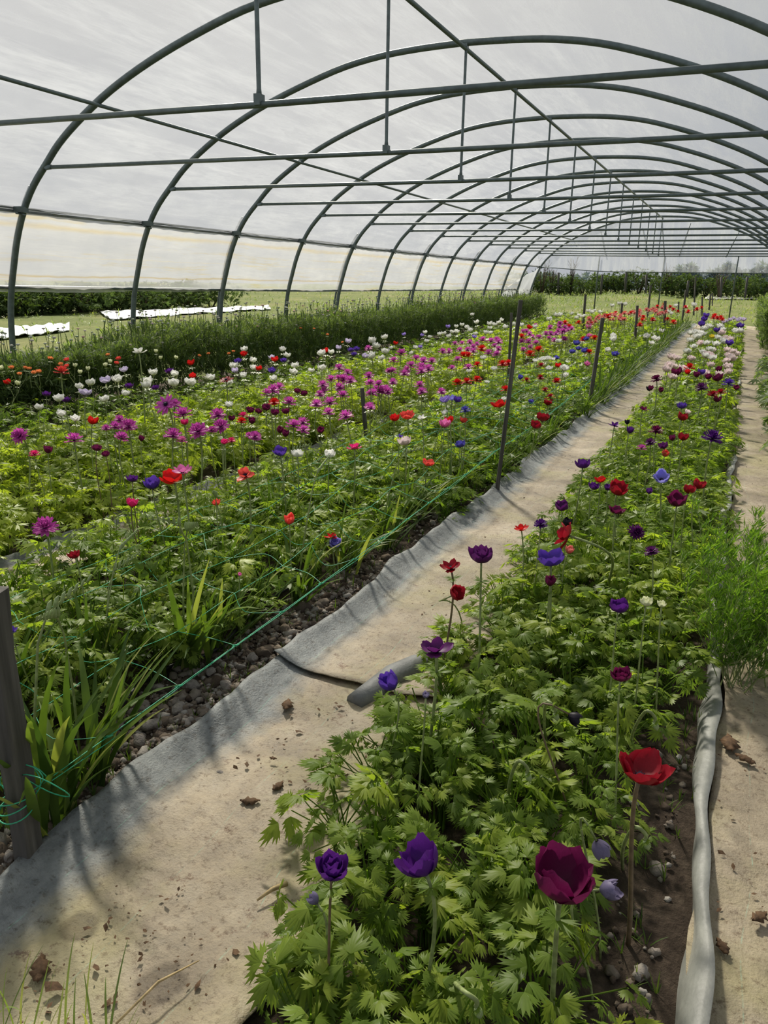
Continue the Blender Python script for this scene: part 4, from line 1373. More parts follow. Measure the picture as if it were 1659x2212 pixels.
NF = [0]
TILT_CAM = None
def flower(P, size, col, form, label, group=None, near=True, tilt=None, bend=None, base=None, stemmat='stem', collar=True, name='anemone', cat='flower', collar_gap=None):
    """P = middle of the head; size = its width"""
    NF[0] += 1
    q = random.Random(NF[0]*17)
    var = NF[0] % 4
    P = Vector(P)
    tl = tilt if tilt is not None else (q.uniform(-.28, .28), q.uniform(-.2, .2))
    gzv = float(terrain(P.x, P.y))
    hh = {'cup': .45, 'open': .28, 'flat': .05, 'double': .12, 'globe': .42, 'bud': .7, 'wild': .3}[form]*size
    if not near:
        o = put(name, far_me(form, col, var), None, tuple(P-Vector((0, 0, hh*.8)))); o.scale = (size,)*3
        o.rotation_euler = (tl[1]*.8+.12, tl[0]*.6, q.uniform(0, 6.28))
        # short plants: keep the stalk inside the leaves
        return tag(o, label, cat, group)
    rot = Matrix.Rotation(tl[0], 3, 'Y') @ Matrix.Rotation(-tl[1] if False else tl[1], 3, 'X')
    up = rot @ Vector((0, 0, 1))
    neck = P-up*hh*.9
    b = Vector(base) if base is not None else Vector((P.x+q.uniform(-.03, .03), P.y+q.uniform(-.02, .05), gzv))
    e = empty(name, tuple(b)); tag(e, label, cat, group)
    # stem: from the ground to the neck, arriving along the head's axis
    n_ = 12; pts = []
    L_ = (neck-b).length
    t0 = Vector((0, 0, 1))*L_*(.9 if bend is None else 1.25); t1 = up*L_*(.75 if bend is None else bend)
    for i in range(n_+1):
        s = i/n_
        h00 = 2*s**3-3*s**2+1; h10 = s**3-2*s**2+s; h01 = -2*s**3+3*s**2; h11 = s**3-s**2
        pts.append(b*h00+t0*h10+neck*h01+t1*h11-b)
    rs = max(.0022, min(.0046, size*.050))
    mb = MB(); mb.tube(pts, [rs*(1.15-.25*i/n_) for i in range(n_+1)], 7); put('stem', mb.mesh('stem', M[stemmat]), e)
    rz = Matrix.Rotation(q.uniform(0, 6.28), 3, 'Z')
    mat = (rot @ rz).to_4x4()
    def place(nm, me_, pos, sc):
        o = put(nm, me_, e); o.matrix_local = Matrix.Translation(pos-b) @ mat @ Matrix.Diagonal((sc, sc, sc, 1)); return o
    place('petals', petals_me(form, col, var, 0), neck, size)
    if form not in ('bud', 'globe'): place('flower_centre', centre_me(), neck, size*(.75 if form != 'double' else .5))
    if collar:
        gap = (.35*size if collar_gap is None else collar_gap)
        i = n_
        acc = 0
        while i > 1 and acc < gap: acc += (pts[i]-pts[i-1]).length; i -= 1
        place('leaf_collar', collar_me(var), pts[i]+b, size*1.0 if size > .04 else .035)
    return e


# --- the near flowers one by one: pixel, width in pixels, colour, form, height, label, options
def px_flower(px, py, w, col, form, z, label, **k):
    P = at_z((px, py), z)
    for _ in range(12):
        if P[0] > -1.0 or P[0] < -1.37: break
        z -= .02; P = at_z((px, py), z)
    d_ = np.linalg.norm(P-[0, 0, H])
    size = w*d_/F
    return flower(P, size, col, form, label, **k)


RB = [
    (1217, 1893, 108, 'burgundy', 'cup', .40, 'large wine-red cup-shaped anemone, lowest and biggest in the right bed', dict(tilt=(.05, .08), collar_gap=.035)),
    (906, 1856, 82, 'purple', 'cup', .38, 'deep purple cup-shaped anemone tilted left beside the wine-red one', dict(tilt=(-.45, .05))),
    (718, 1872, 60, 'purple', 'globe', .39, 'half-closed purple anemone on a brown stem at the near left corner of the bed', dict(tilt=(.1, .05), stemmat='stem_brown')),
    (1387, 1660, 98, 'crimson', 'open', .42, 'single large crimson anemone standing on the right side of the right bed', dict(tilt=(.12, .02), stemmat='stem_brown', collar=False)),
    (940, 1392, 72, 'plum', 'wild', .40, 'ruffled plum-purple anemone over the rolled fabric fold', dict(tilt=(-.1, .1))),
    (838, 1468, 40, 'violet', 'bud', .33, 'blue-violet half-open bud leaning left of the plum-purple anemone', dict(tilt=(-.5, .2))),
    (1341, 1456, 38, 'burgundy', 'globe', .42, 'dark ruffled burgundy bud on a tall straight green stem', dict(tilt=(0, .1))),
    (1337, 1308, 37, 'purple', 'cup', .42, 'deep indigo cup on a tall stem beside two pale green buds', dict(tilt=(.05, .15))),
    (1244, 1553, 26, 'black', 'bud', .32, 'black nodding bud on a hooked brownish stem', dict(tilt=(2.0, 0), bend=1.7, stemmat='stem_brown')),
    (1299, 1837, 34, 'grey_violet', 'bud', .28, 'small drooping grey-lilac bud right above the wine-red anemone', dict(tilt=(2.6, 0), bend=1.6)),
    (1322, 1922, 36, 'grey_violet', 'bud', .27, 'small grey-lilac bud right beside the wine-red anemone', dict(tilt=(1.2, 0), bend=1.2)),
    (920, 1500, 14, 'grey_violet', 'bud', .36, 'tiny pale bud on a thin upright stalk right of the fabric roll', dict(tilt=(0, 0))),
    (675, 1940, 22, 'grey_violet', 'bud', .27, 'tiny grey-blue bud under the half-closed purple anemone', dict(tilt=(-.9, 0))),
    (1040, 1197, 50, 'plum', 'globe', .46, 'rounded deep purple double anemone on a thick tall stem above the path', dict(tilt=(0, .1), collar_gap=.05)),
    (972, 1218, 48, 'crimson', 'wild', .46, 'dark red anemone left of the rounded purple one above the path', dict(tilt=(-.2, .2), stemmat='stem_brown')),
    (987, 1281, 34, 'crimson', 'cup', .42, 'dark red nodding anemone hanging below the other dark red one', dict(tilt=(.9, .2), bend=.7, collar=False, base=tuple(at_z((1000, 1400), 0)))),
    (1190, 1207, 56, 'violet', 'open', .42, 'bright violet wide-open anemone above a tiny dark bud', dict(tilt=(-.05, .1))),
    (1189, 1252, 22, 'burgundy', 'bud', .36, 'tiny near-black wine bud directly below the violet open anemone', dict(tilt=(0, 0))),
    (1125, 1137, 32, 'red', 'wild', .42, 'bright red pointed anemone at the path side of the right bed', dict(tilt=(-.2, .1))),
    (1168, 1131, 28, 'purple', 'double', .40, 'dark purple double anemone right of the bright red pointed one', dict(tilt=(0, .1))),
    (1212, 1152, 66, 'crimson', 'wild', .42, 'rose-red anemone turned sideways on a bent stem', dict(tilt=(-1.4, 0), bend=1.2, base=tuple(at_z((1300, 1330), 0)), collar=False)),
    (1231, 1186, 17, 'salmon', 'bud', .35, 'little pink bud under the sideways rose-red anemone', dict(tilt=(.3, 0))),
    (1214, 1093, 27, 'plum', 'cup', .40, 'small plum cup above the black round bud', dict()),
    (1226, 1126, 18, 'black', 'bud', .36, 'black round bud beside the sideways rose-red anemone', dict()),
    (1259, 1000, 30, 'purple', 'globe', .44, 'purple globe with a wide leafy collar standing at the path edge of the right bed', dict(collar_gap=.06)),
    (1297, 1036, 24, 'red', 'open', .40, 'bright orange-red anemone between two small purple buds', dict()),
    (1283, 1049, 21, 'purple', 'globe', .38, 'small purple globe left below the orange-red anemone', dict()),
    (1313, 1051, 13, 'purple', 'bud', .38, 'tiny purple bud between orange-red and crimson flowers', dict()),
    (1336, 1055, 36, 'crimson', 'cup', .40, 'crimson cup right of the tiny purple bud', dict(tilt=(.2, .3))),
    (1332, 1102, 31, 'burgundy', 'open', .38, 'magenta-wine open anemone below the crimson cup', dict()),
    (1429, 1031, 33, 'light_blue', 'open', .40, 'light periwinkle-blue anemone with pale petal rims', dict(tilt=(0, .5))),
    (1403, 1059, 12, 'purple', 'bud', .34, 'tiny indigo bud below the periwinkle anemone', dict()),
    (1463, 1079, 36, 'burgundy', 'cup', .42, 'wine-purple cup below the red pair on the right side of the bed', dict(tilt=(0, .2))),
    (1489, 1056, 24, 'crimson', 'cup', .42, 'left of the touching pair of dark red anemones', dict()),
    (1510, 1046, 24, 'crimson', 'cup', .43, 'right of the touching pair of dark red anemones', dict(tilt=(.3, 0))),
    (1376, 1149, 34, 'plum', 'double', .38, 'frilly purple double anemone seen from behind its collar', dict(tilt=(.6, .5))),
    (1407, 1190, 29, 'plum', 'double', .38, 'purple double pompom in the middle of the right bed', dict()),
    (1396, 1299, 25, 'cream', 'globe', .44, 'larger of two pale green-white closed buds on straight stems', dict(name='ranunculus', tilt=(0, 0))),
    (1430, 1304, 18, 'cream', 'globe', .42, 'smaller of two pale green-white closed buds on straight stems', dict(name='ranunculus', tilt=(0, 0))),
    (1328, 914, 23, 'purple', 'wild', .44, 'deep violet cup standing apart over the path edge', dict()),
    (1355, 910, 10, 'black', 'bud', .40, 'tiny dark bud just right of the deep violet cup', dict()),
    (1362, 927, 14, 'purple', 'bud', .38, 'dark indigo bud below the tiny dark bud', dict()),
    (1418, 929, 26, 'burgundy', 'double', .42, 'wine-red double anemone in the middle of the right bed', dict()),
    (1404, 955, 22, 'plum', 'double', .40, 'plum double anemone below the wine-red double', dict()),
    (1433, 962, 18, 'plum', 'cup', .40, 'dark plum cup right of the plum double', dict()),
    (1386, 967, 19, 'magenta', 'double', .38, 'pinkish purple double left below the plum double', dict()),
    (1438, 978, 14, 'coral', 'bud', .36, 'small coral bud below the dark plum cup', dict()),
    (1452, 944, 12, 'burgundy', 'bud', .40, 'tiny wine bud left of the crimson half-open flower', dict()),
    (1476, 943, 20, 'crimson', 'cup', .42, 'crimson half-open flower left of the big purple one', dict()),
    (1540, 944, 39, 'purple', 'double', .45, 'big bright purple open anemone on the right side of the bed', dict()),
    (1475, 900, 20, 'crimson', 'cup', .42, 'half crimson half black cup beneath a pale pink bud', dict()),
    (1486, 889, 10, 'blush', 'bud', .42, 'pale pink bud touching the crimson and black cup', dict()),
    (1473, 875, 19, 'violet', 'globe', .42, 'violet globe flower in the upper middle of the right bed', dict()),
    (1391, 880, 20, 'burgundy', 'wild', .42, 'wine-red ragged anemone at the path side of the right bed', dict()),
    (1540, 851, 20, 'crimson', 'double', .44, 'left of two touching crimson doubles far up the right bed', dict()),
    (1557, 847, 19, 'crimson', 'double', .44, 'right of two touching crimson doubles far up the right bed', dict()),
    (1549, 862, 15, 'burgundy', 'cup', .40, 'wine-red bloom just under the two touching crimson doubles', dict()),
    (1515, 836, 24, 'plum', 'double', .44, 'magenta-purple double left above the crimson pair', dict()),
    (1574, 827, 24, 'violet', 'double', .44, 'violet double right above the crimson pair', dict()),
    (1550, 815, 19, 'burgundy', 'cup', .44, 'near-black wine cup beside a white bloom', dict()),
    (1418, 818, 22, 'burgundy', 'double', .46, 'wine-purple double on the path side, highest of its group', dict()),
    (1402, 838, 10, 'black', 'bud', .42, 'tiny black bud left below the wine-purple double', dict()),
    (1461, 803, 20, 'burgundy', 'cup', .45, 'wine-magenta cup in front of the first white blooms', dict()),
    (1490, 792, 20, 'red', 'double', .45, 'bright red double among the first white blooms of the right bed', dict()),
    (1515, 803, 14, 'violet', 'cup', .45, 'violet cup beside a white bloom at the start of the white drift', dict()),
]
for px, py, w, col, form, z, lab, kw in RB: px_flower(px, py, w, col, form, z, lab, **kw)

# middle and left beds, near flowers
ML = [
    (374, 1030, 52, 'red', 'open', .47, 'orange-red open anemone overlapped by a lilac-pink one', dict(tilt=(0, .25))),
    (393, 1010, 44, 'pink', 'wild', .53, 'lilac-pink anemone overlapping the orange-red one behind it', dict(tilt=(0, .1))),
    (527, 1019, 44, 'coral', 'wild', .47, 'coral-red anemone with dark centre right of the lilac-pink and red pair', dict(tilt=(0, .5))),
    (286, 1032, 22, 'purple', 'globe', .45, 'dark violet closed globe left of the pink and red pair', dict(stemmat='stem_brown')),
    (328, 1043, 33, 'violet', 'cup', .44, 'violet cup between the closed violet globe and the pink and red pair', dict()),
    (286, 1086, 22, 'hot_pink', 'cup', .40, 'small hot-pink half-open bloom under the violet globe', dict(stemmat='stem_brown')),
    (97, 1136, 46, 'magenta', 'double', .42, 'magenta-purple ragged double anemone at the left edge', dict(tilt=(.3, .4))),
    (160, 1197, 23, 'crimson', 'globe', .42, 'single round red bud on a curved stem by the left edge', dict(tilt=(-.2, .1), collar_gap=.01)),
    (467, 1085, 18, 'coral', 'globe', .38, 'little red globe right of the pink and red pair, lower', dict()),
    (625, 1120, 22, 'coral', 'bud', .36, 'coral bud standing alone above the net', dict()),
    (716, 1154, 30, 'red', 'wild', .36, 'red petals of the flower behind the blue one over the net', dict()),
    (724, 1171, 26, 'light_blue', 'globe', .37, 'periwinkle blue globe touching a red flower over the net', dict(tilt=(.2, .5))),
    (605, 975, 34, 'violet', 'open', .47, 'violet-blue anemone left of two white cups', dict(tilt=(0, .2))),
    (643, 978, 26, 'white', 'globe', .46, 'left of two separate white cups in the middle bed', dict()),
    (712, 979, 24, 'white', 'globe', .46, 'right of two separate white cups in the middle bed', dict()),
    (765, 961, 34, 'hot_pink', 'wild', .47, 'hot-pink ragged anemone at the foot of the short stake', dict()),
    (25, 1358, 26, 'violet', 'wild', .33, 'violet bloom half hidden behind the thick wooden stake', dict()),
    (518, 1240, 8, 'pink', 'bud', .33, 'tiny pink bud among sword leaves', dict()),
    (852, 902, 20, 'red', 'cup', .50, 'left of the overlapping scarlet pair near the short stake', dict()),
    (880, 898, 28, 'coral', 'open', .50, 'scarlet wide-open anemone, right of the overlapping pair', dict(tilt=(0, .3))),
    (910, 899, 22, 'white', 'wild', .50, 'white ragged anemone right of the scarlet pair', dict()),
    (873, 951, 28, 'blush', 'globe', .44, 'blush-white globe streaked pink under the scarlet pair', dict()),
    (866, 940, 18, 'violet', 'wild', .46, 'violet petals just behind the blush-white globe', dict()),
    (961, 914, 24, 'pink', 'cup', .46, 'mauve-pink cup beside small red blooms in the middle bed', dict()),
    (970, 906, 20, 'red', 'cup', .46, 'red bloom behind the mauve-pink cup', dict()),
    (1001, 907, 16, 'coral', 'cup', .44, 'small red bloom in the net left of the tallest stake', dict()),
    (961, 863, 24, 'lavender', 'open', .52, 'lavender anemone at left of the blue-violet cluster', dict()),
    (977, 857, 26, 'light_blue', 'wild', .53, 'tallest lavender-blue anemone of the blue-violet cluster', dict()),
    (988, 862, 18, 'violet', 'cup', .52, 'right of the blue-violet cluster of three', dict()),
    (1005, 885, 22, 'blue', 'double', .50, 'ragged blue double left of the tallest stake', dict()),
    (994, 958, 22, 'blue', 'globe', .44, 'blue globe in the green net left of the tallest stake', dict()),
    (925, 1000, 26, 'coral', 'open', .40, 'coral-red open bloom low in the net', dict()),
    (1041, 1006, 14, 'coral', 'globe', .35, 'small coral globe at the net edge left of the tallest stake', dict()),
    (959, 892, 8, 'white', 'bud', .48, 'tiny white bud left of the ragged blue double', dict()),
    (358, 873, 46, 'magenta', 'flat', .50, 'big mauve daisy-like anemone with a dark eye', dict(tilt=(0, .9), collar=False)),
    (378, 872, 26, 'magenta', 'double', .49, 'mauve double half hidden behind the big daisy-like one', dict()),
    (395, 893, 36, 'magenta', 'double', .47, 'mauve double just right below the daisy-like anemone', dict()),
    (399, 911, 16, 'hot_pink', 'cup', .45, 'small deep pink bloom under the mauve double', dict()),
    (277, 918, 34, 'magenta', 'double', .46, 'mauve double at the right of a tight cluster in the left bed', dict(tilt=(.2, .3))),
    (249, 920, 26, 'magenta', 'double', .46, 'deep mauve double in the middle of the tight cluster', dict()),
    (229, 924, 18, 'magenta', 'double', .45, 'small mauve double left of the tight cluster', dict()),
    (258, 905, 22, 'magenta', 'double', .48, 'mauve double at the top of the tight cluster', dict()),
    (263, 943, 28, 'magenta', 'double', .44, 'mauve double seen from its green side below the cluster', dict(tilt=(0, -.6))),
    (41, 940, 34, 'magenta', 'double', .46, 'mauve open double near the left edge with a dark eye', dict(tilt=(0, .9))),
    (160, 948, 34, 'magenta', 'double', .43, 'flat mauve double low between the left edge and the cluster', dict()),
    (74, 980, 20, 'hot_pink', 'double', .40, 'small deep pink double below the flat ones at the left', dict()),
    (104, 969, 15, 'burgundy', 'bud', .40, 'dark pink bud right of the small deep pink double', dict()),
    (209, 966, 20, 'burgundy', 'globe', .43, 'wine-pink bud leaning left on a brown stem', dict(stemmat='stem_brown')),
    (228, 980, 16, 'burgundy', 'globe', .40, 'wine-pink bud just right of its twin on a brown stem', dict(stemmat='stem_brown')),
    (306, 945, 12, 'burgundy', 'bud', .43, 'little wine bud between cluster and round pompoms', dict()),
    (374, 938, 36, 'magenta', 'double', .45, 'mauve double at left of the three round pompoms', dict()),
    (393, 950, 22, 'pink', 'double', .43, 'lighter mauve bloom tucked under the left pompom', dict()),
    (427, 929, 40, 'magenta', 'double', .46, 'largest round magenta pompom in the left bed', dict(tilt=(0, .5))),
    (470, 894, 32, 'magenta', 'double', .49, 'round mauve pompom with a green eye, upper of two', dict()),
    (476, 919, 36, 'magenta', 'double', .47, 'round mauve pompom directly below the green-eyed one', dict(tilt=(0, .5))),
    (457, 928, 20, 'magenta', 'double', .45, 'small mauve bloom left behind the lower pompom', dict()),
    (522, 909, 20, 'red', 'double', .47, 'red double right of the round pompoms', dict()),
    (525, 897, 20, 'hot_pink', 'double', .48, 'deep pink double touching the red double', dict()),
    (484, 954, 14, 'hot_pink', 'cup', .43, 'small pink bud left of a deep pink bloom under the pompoms', dict()),
    (500, 951, 18, 'hot_pink', 'double', .43, 'deep pink bloom under the round pompoms', dict()),
    (551, 942, 28, 'magenta', 'double', .44, 'bright mauve double low in the middle of the left bed', dict()),
    (538, 939, 16, 'magenta', 'double', .44, 'dull mauve double left behind the bright one', dict()),
    (592, 868, 24, 'red', 'double', .50, 'scarlet double standing among mauve ones', dict(tilt=(0, .1))),
    (590, 841, 28, 'magenta', 'double', .51, 'mauve double leaning left above the scarlet double', dict()),
    (625, 867, 28, 'magenta', 'double', .50, 'pale mauve double on a straight stem right of the scarlet double', dict(tilt=(0, -.3))),
    (200, 908, 20, 'red', 'cup', .47, 'lone scarlet bloom left of the tight mauve cluster', dict()),
    (133, 801, 28, 'coral', 'double', .60, 'tall coral-red double standing above white blooms at left', dict()),
    (299, 754, 30, 'white', 'wild', .72, 'tall white anemone standing out against the dark bed', dict(collar_gap=.14)),
    (488, 820, 30, 'crimson', 'flat', .53, 'spiky red anemone with a white bloom behind', dict(tilt=(0, .3))),
]
for px, py, w, col, form, z, lab, kw in ML: px_flower(px, py, w, col, form, z, lab, **kw)

# hooked green buds of the right bed
for (px, py, bx, by, z, lab) in ((1180, 1530, 1190, 1640, .30, 'hooked green bud on a brown stem in the centre of the right bed'), (1395, 1550, 1360, 1630, .32, 'hooked pale green bud above the crimson anemone'),
                                 (1120, 1660, 1100, 1760, .28, 'small hooked green bud left of the crimson anemone'), (1375, 1805, 1345, 1880, .27, 'pale hooked bud below the crimson anemone'),
                                 (1010, 2165, 985, 2110, .20, 'pale green drooping bud low at the bottom of the bed')):
    P = Vector(at_z((px+18, py+10), z)); b = Vector(at_z((bx, by), 0.0)); b.z = 0
    e = empty('anemone', tuple(b)); tag(e, lab, 'flower bud', 'hooked green buds')
    b = b+Vector((0, 0, 0)); top = P+Vector((-.02, 0, .02))
    pts = catmull([tuple(Vector((0, 0, 0))), tuple((top-b)*.55+Vector((-.01, 0, 0))), tuple(top-b), tuple(P-b+Vector((.0, 0, .012))), tuple(P-b)], 4)
    mb = MB(); mb.tube(pts, .0036, 8); put('stem', mb.mesh('stem', M['stem']), e)
    o = put('leaf_collar', collar_me(1), e); o.location = P-b; o.scale = (.035,)*3; o.rotation_euler = (0, 2.2, .3)
    mb = MB(); mb.tube([(0, 0, .002), (.003, 0, -.006), (.006, 0, -.012), (.008, 0, -.018)], [.003, .007, .006, .001], 8); o = put('closed_petals', mb.mesh('closed_petals', M['bud_green']), e); o.location = P-b

# --- drifts: small flowers read off the photograph, each its own object
FARQ = []
BAND = [(-.68, -.01), (-2.38, -1.45), (-3.88, -2.74), (-4.85, -4.02), (-5.6, -4.86)]
def drift(list_, sc, ox, oy, col, form, w, label, group, z0=.45, jit=0, name='anemone', hs=(0, .05, -.05, .1, -.09, .15, -.12, -.16, -.20, -.24, -.28)):
    for (x, y) in list_:
        px, py = ox+x/sc, oy+y/sc
        best = None
        for dz in hs:
            P = at_z((px, py), z0+dz)
            if any(a <= P[0] <= b for a, b in BAND) and P[1] < 23: best = P; break
        if best is None:
            P = at_z((px, py), z0); best = P
            if P[1] > 23 or P[0] < -5.7:
                P = at_y((px, py), 21.0)
                if P[0] < -5.5: continue
                best = P
        d_ = np.linalg.norm(best-[0, 0, H])
        sz = (.70 if name == 'ranunculus' else 1)*min(.115, max(.035, (.95 if col in ('white', 'lilac', 'lavender') and px < 1200 else 1.12)*w*rnd.uniform(.85, 1.15)*d_/F))
        FARQ.append((w, tuple(best), sz, col, form, label, group, name))


A_, B_, C_, D_, E_ = (3.95, 0, 700), (3.95, 420, 700), (3.95, 800, 640), (3.614, 1200, 640), (2.967, 1100, 500)
def dr(lst, crop, col, form, w, label, group, **k): drift(lst, *crop, col, form, w, label, group, **k)


g = 'white anemones between the left bed and the dark tall bed'
dr([(675, 532), (505, 635), (895, 640), (525, 765), (640, 808), (1000, 470), (1305, 413), (1490, 425), (1255, 487), (1250, 522), (1615, 495), (1070, 590), (775, 500), (335, 710), (1480, 505)], A_, 'white', 'cup', 18, 'white anemone in the loose drift in front of the tall dark bed, left part', g, z0=.5)
dr([(430, 228), (755, 228), (500, 322), (135, 455), (295, 500), (420, 450), (505, 385), (340, 355), (860, 355), (840, 408), (790, 278), (1165, 250), (1090, 250), (295, 700), (1625, 125), (1545, 187), (1630, 235), (1515, 272), (1598, 300), (1522, 140), (1000, 408), (1087, 373), (685, 478)], B_, 'white', 'cup', 15, 'white anemone in the loose drift behind the magenta flowers, left of the short stake', 'white anemones behind the magenta drift')
dr([(125, 360), (15, 378), (45, 425), (130, 470), (175, 448), (15, 508), (100, 535), (510, 355), (465, 315), (730, 265), (780, 252), (825, 275), (695, 312), (735, 312), (590, 330), (625, 325), (480, 392), (383, 445), (352, 492), (1098, 232), (1120, 210), (1018, 243), (985, 318), (1030, 320), (895, 328), (1152, 272), (870, 165), (908, 230), (1065, 250), (1020, 280), (1215, 250), (1292, 255), (1405, 268), (1530, 203), (1590, 172), (1620, 168), (855, 298), (672, 350)], C_, 'white', 'cup', 10, 'white anemone in the far drift along the tall dark bed', 'far white anemones along the dark bed')
dr([(965, 530), (845, 642), (1052, 625), (992, 737), (1405, 555), (1450, 545), (1480, 540), (1510, 535), (1550, 538), (1608, 390), (1528, 612), (1650, 620), (632, 993), (1140, 882)], C_, 'white', 'open', 14, 'white anemone scattered among red ones around the tallest stake', 'white anemones around the tallest stake')
g = 'lilac and violet anemones in the far left drift'
dr([(395, 595), (1105, 525), (1450, 400), (1330, 552), (570, 645)], A_, 'purple', 'globe', 14, 'small purple globe among the white anemones at far left', 'purple globes among the white anemones', z0=.48)
dr([(1060, 390), (905, 480), (725, 588)], A_, 'lilac', 'open', 20, 'white anemone flushed lilac at the far left', 'lilac-flushed white anemones', z0=.5)
dr([(375, 325), (765, 318), (663, 395), (1335, 230), (1385, 225), (1365, 265)], B_, 'violet', 'globe', 12, 'small violet globe among white anemones behind the magenta drift', g)
dr([(660, 295), (350, 408), (1308, 158), (1230, 212), (1455, 285)], B_, 'lilac', 'cup', 13, 'lilac-white anemone behind the magenta drift', g)
dr([(288, 333), (885, 355), (425, 440), (660, 268), (445, 340)], C_, 'lavender', 'cup', 10, 'lavender anemone in the far white drift', g)
dr([(68, 508), (1630, 345), (1645, 458)], A_, 'red', 'cup', 13, 'small red anemone at the margin of the far left drift', 'small red anemones of the far left drift', z0=.48)
dr([(550, 390), (1120, 240), (425, 268), (690, 315)], B_, 'red', 'cup', 11, 'small red anemone among the white ones behind the magenta drift', 'small red anemones among white ones')
g = 'tall orange ranunculus at the left edge of the far bed'
dr([(430, 290), (100, 368), (215, 372), (250, 378), (330, 402), (165, 422), (290, 413), (515, 340), (920, 260)], A_, 'orange', 'globe', 11, 'small orange ranunculus on a tall stem in front of the dark bed', g, z0=.55, name='ranunculus')
dr([(570, 302), (1015, 292), (995, 330), (570, 355)], A_, 'coral', 'globe', 11, 'small coral ranunculus on a tall stem in front of the dark bed', 'coral ranunculus', z0=.58, name='ranunculus')
dr([(638, 350), (680, 405), (750, 378), (900, 345), (937, 315), (1330, 228), (1370, 285), (1498, 283), (145, 500), (15, 370)], A_, 'cream', 'bud', 6, 'closed pale green bud on a tall thin stem in front of the dark bed', 'closed ranunculus buds', z0=.58, name='ranunculus')
dr([(332, 232), (295, 250), (120, 250), (40, 268), (907, 35), (1020, 38), (1135, 88), (1265, 155)], B_, 'orange', 'globe', 7, 'small orange ranunculus between the dark bed and the white anemones', 'far orange ranunculus', z0=.55, name='ranunculus')
# magenta drift
g = 'magenta doubles of the left bed'
dr([(665, 560), (620, 590), (720, 540)], B_, 'magenta', 'double', 22, 'magenta double in the leaning trio above the scarlet double', 'leaning magenta trio')
dr([(1165, 470), (1228, 460), (1275, 465), (1330, 478), (1095, 515), (1240, 535), (1105, 575), (1070, 595), (1265, 605), (1235, 372), (1308, 412)], B_, 'magenta', 'double', 20, 'magenta double in the dense cluster left above the short stake', 'magenta cluster left above the short stake')
dr([(1040, 680), (1155, 665), (1145, 750), (1292, 780)], B_, 'magenta', 'double', 24, 'large magenta double immediately left of the short stake', 'large magenta doubles left of the short stake')
dr([(845, 860), (925, 835), (930, 900)], B_, 'magenta', 'double', 24, 'magenta double in the trio left below the short stake', 'magenta trio left below the short stake')
dr([(545, 745), (615, 715), (785, 745), (475, 735), (690, 755), (880, 585), (942, 605), (325, 817)], B_, 'burgundy', 'cup', 13, 'small wine-pink bloom scattered in the left bed of magenta flowers', 'wine-pink blooms scattered in the left bed', z0=.43)
dr([(1080, 925), (730, 925), (775, 955), (490, 845)], B_, 'burgundy', 'bud', 11, 'dark wine bud low among the leaves of the left bed', 'dark wine buds of the left bed', z0=.4)
dr([(1500, 590), (1580, 565), (1630, 550), (1600, 570), (1495, 700), (1500, 500), (1488, 440), (1570, 510)], B_, 'magenta', 'double', 19, 'magenta double right of the top of the short stake', 'magenta doubles right of the short stake')
dr([(1485, 205), (1655, 395)], B_, 'magenta', 'double', 14, 'magenta double standing among far white anemones', 'magenta doubles among white anemones')
dr([(60, 790), (100, 790), (150, 810), (20, 820), (5, 950), (192, 730), (420, 755), (440, 810), (608, 812)], C_, 'magenta', 'double', 17, 'magenta double between the short stake and the lavender-blue cluster', 'magenta doubles near the lavender-blue cluster')
dr([(198, 545), (185, 632), (262, 483), (388, 528), (455, 550), (525, 550), (345, 585), (432, 602), (312, 625), (495, 615), (290, 655), (437, 635)], C_, 'magenta', 'double', 18, 'magenta double in the open middle of the drift', 'magenta doubles in the middle of the drift')
dr([(745, 538), (695, 610), (835, 605), (615, 468), (672, 468), (765, 455), (1010, 478), (1078, 492)], C_, 'magenta', 'double', 15, 'magenta double beside the scattered red doubles', 'magenta doubles beside the reds')
dr([(722, 403), (783, 398), (850, 388), (830, 450), (880, 430), (910, 405), (880, 465), (958, 368), (1058, 420), (1030, 380), (1078, 368), (1095, 388), (1095, 445)], C_, 'magenta', 'double', 13, 'magenta double in the dense band left of the slim stake', 'magenta band left of the slim stake')
dr([(1305, 300), (1360, 320), (1440, 350), (1535, 265), (1500, 315), (1540, 315), (1585, 320), (1525, 355), (1410, 248), (1350, 385), (1290, 380), (1305, 455), (1365, 430), (1570, 372), (1620, 232), (1650, 360), (1385, 345), (1330, 300), (1415, 398), (1640, 295)], C_, 'magenta', 'double', 12, 'magenta double in the dense far band right of the tallest stake', 'far magenta band right of the tallest stake')
dr([(35, 212), (75, 240), (125, 252), (20, 265), (70, 270), (262, 242), (75, 330), (30, 235), (100, 262), (5, 290), (52, 288)], D_, 'magenta', 'double', 10, 'magenta double at the far end of the magenta band', 'far end of the magenta band')
# reds
g = 'red doubles around the tallest stake'
dr([(915, 585), (950, 445), (835, 503), (800, 503), (1128, 575), (1178, 568), (1288, 345), (1435, 455), (1362, 490), (743, 735), (825, 725), (908, 710), (1155, 792)], C_, 'red', 'double', 18, 'scarlet double scattered around the tallest stake', g)
dr([(1450, 690), (1583, 718), (1490, 795), (1535, 858), (1458, 590), (1332, 715)], C_, 'crimson', 'double', 14, 'dark red double between the tallest stake and the next one', 'dark red doubles between the stakes')
dr([(1105, 922)], C_, 'red', 'open', 22, 'flat scarlet anemone touching the tallest stake on its left', None)
dr([(1465, 1035), (1410, 1100), (1515, 905)], C_, 'crimson', 'cup', 17, 'dark red anemone tangled in the net right of the tallest stake', 'dark red anemones in the net')
dr([(1355, 275), (215, 410), (1600, 600)], C_, 'red', 'cup', 10, 'small scarlet anemone dotted among far flowers', 'small scarlet dots')
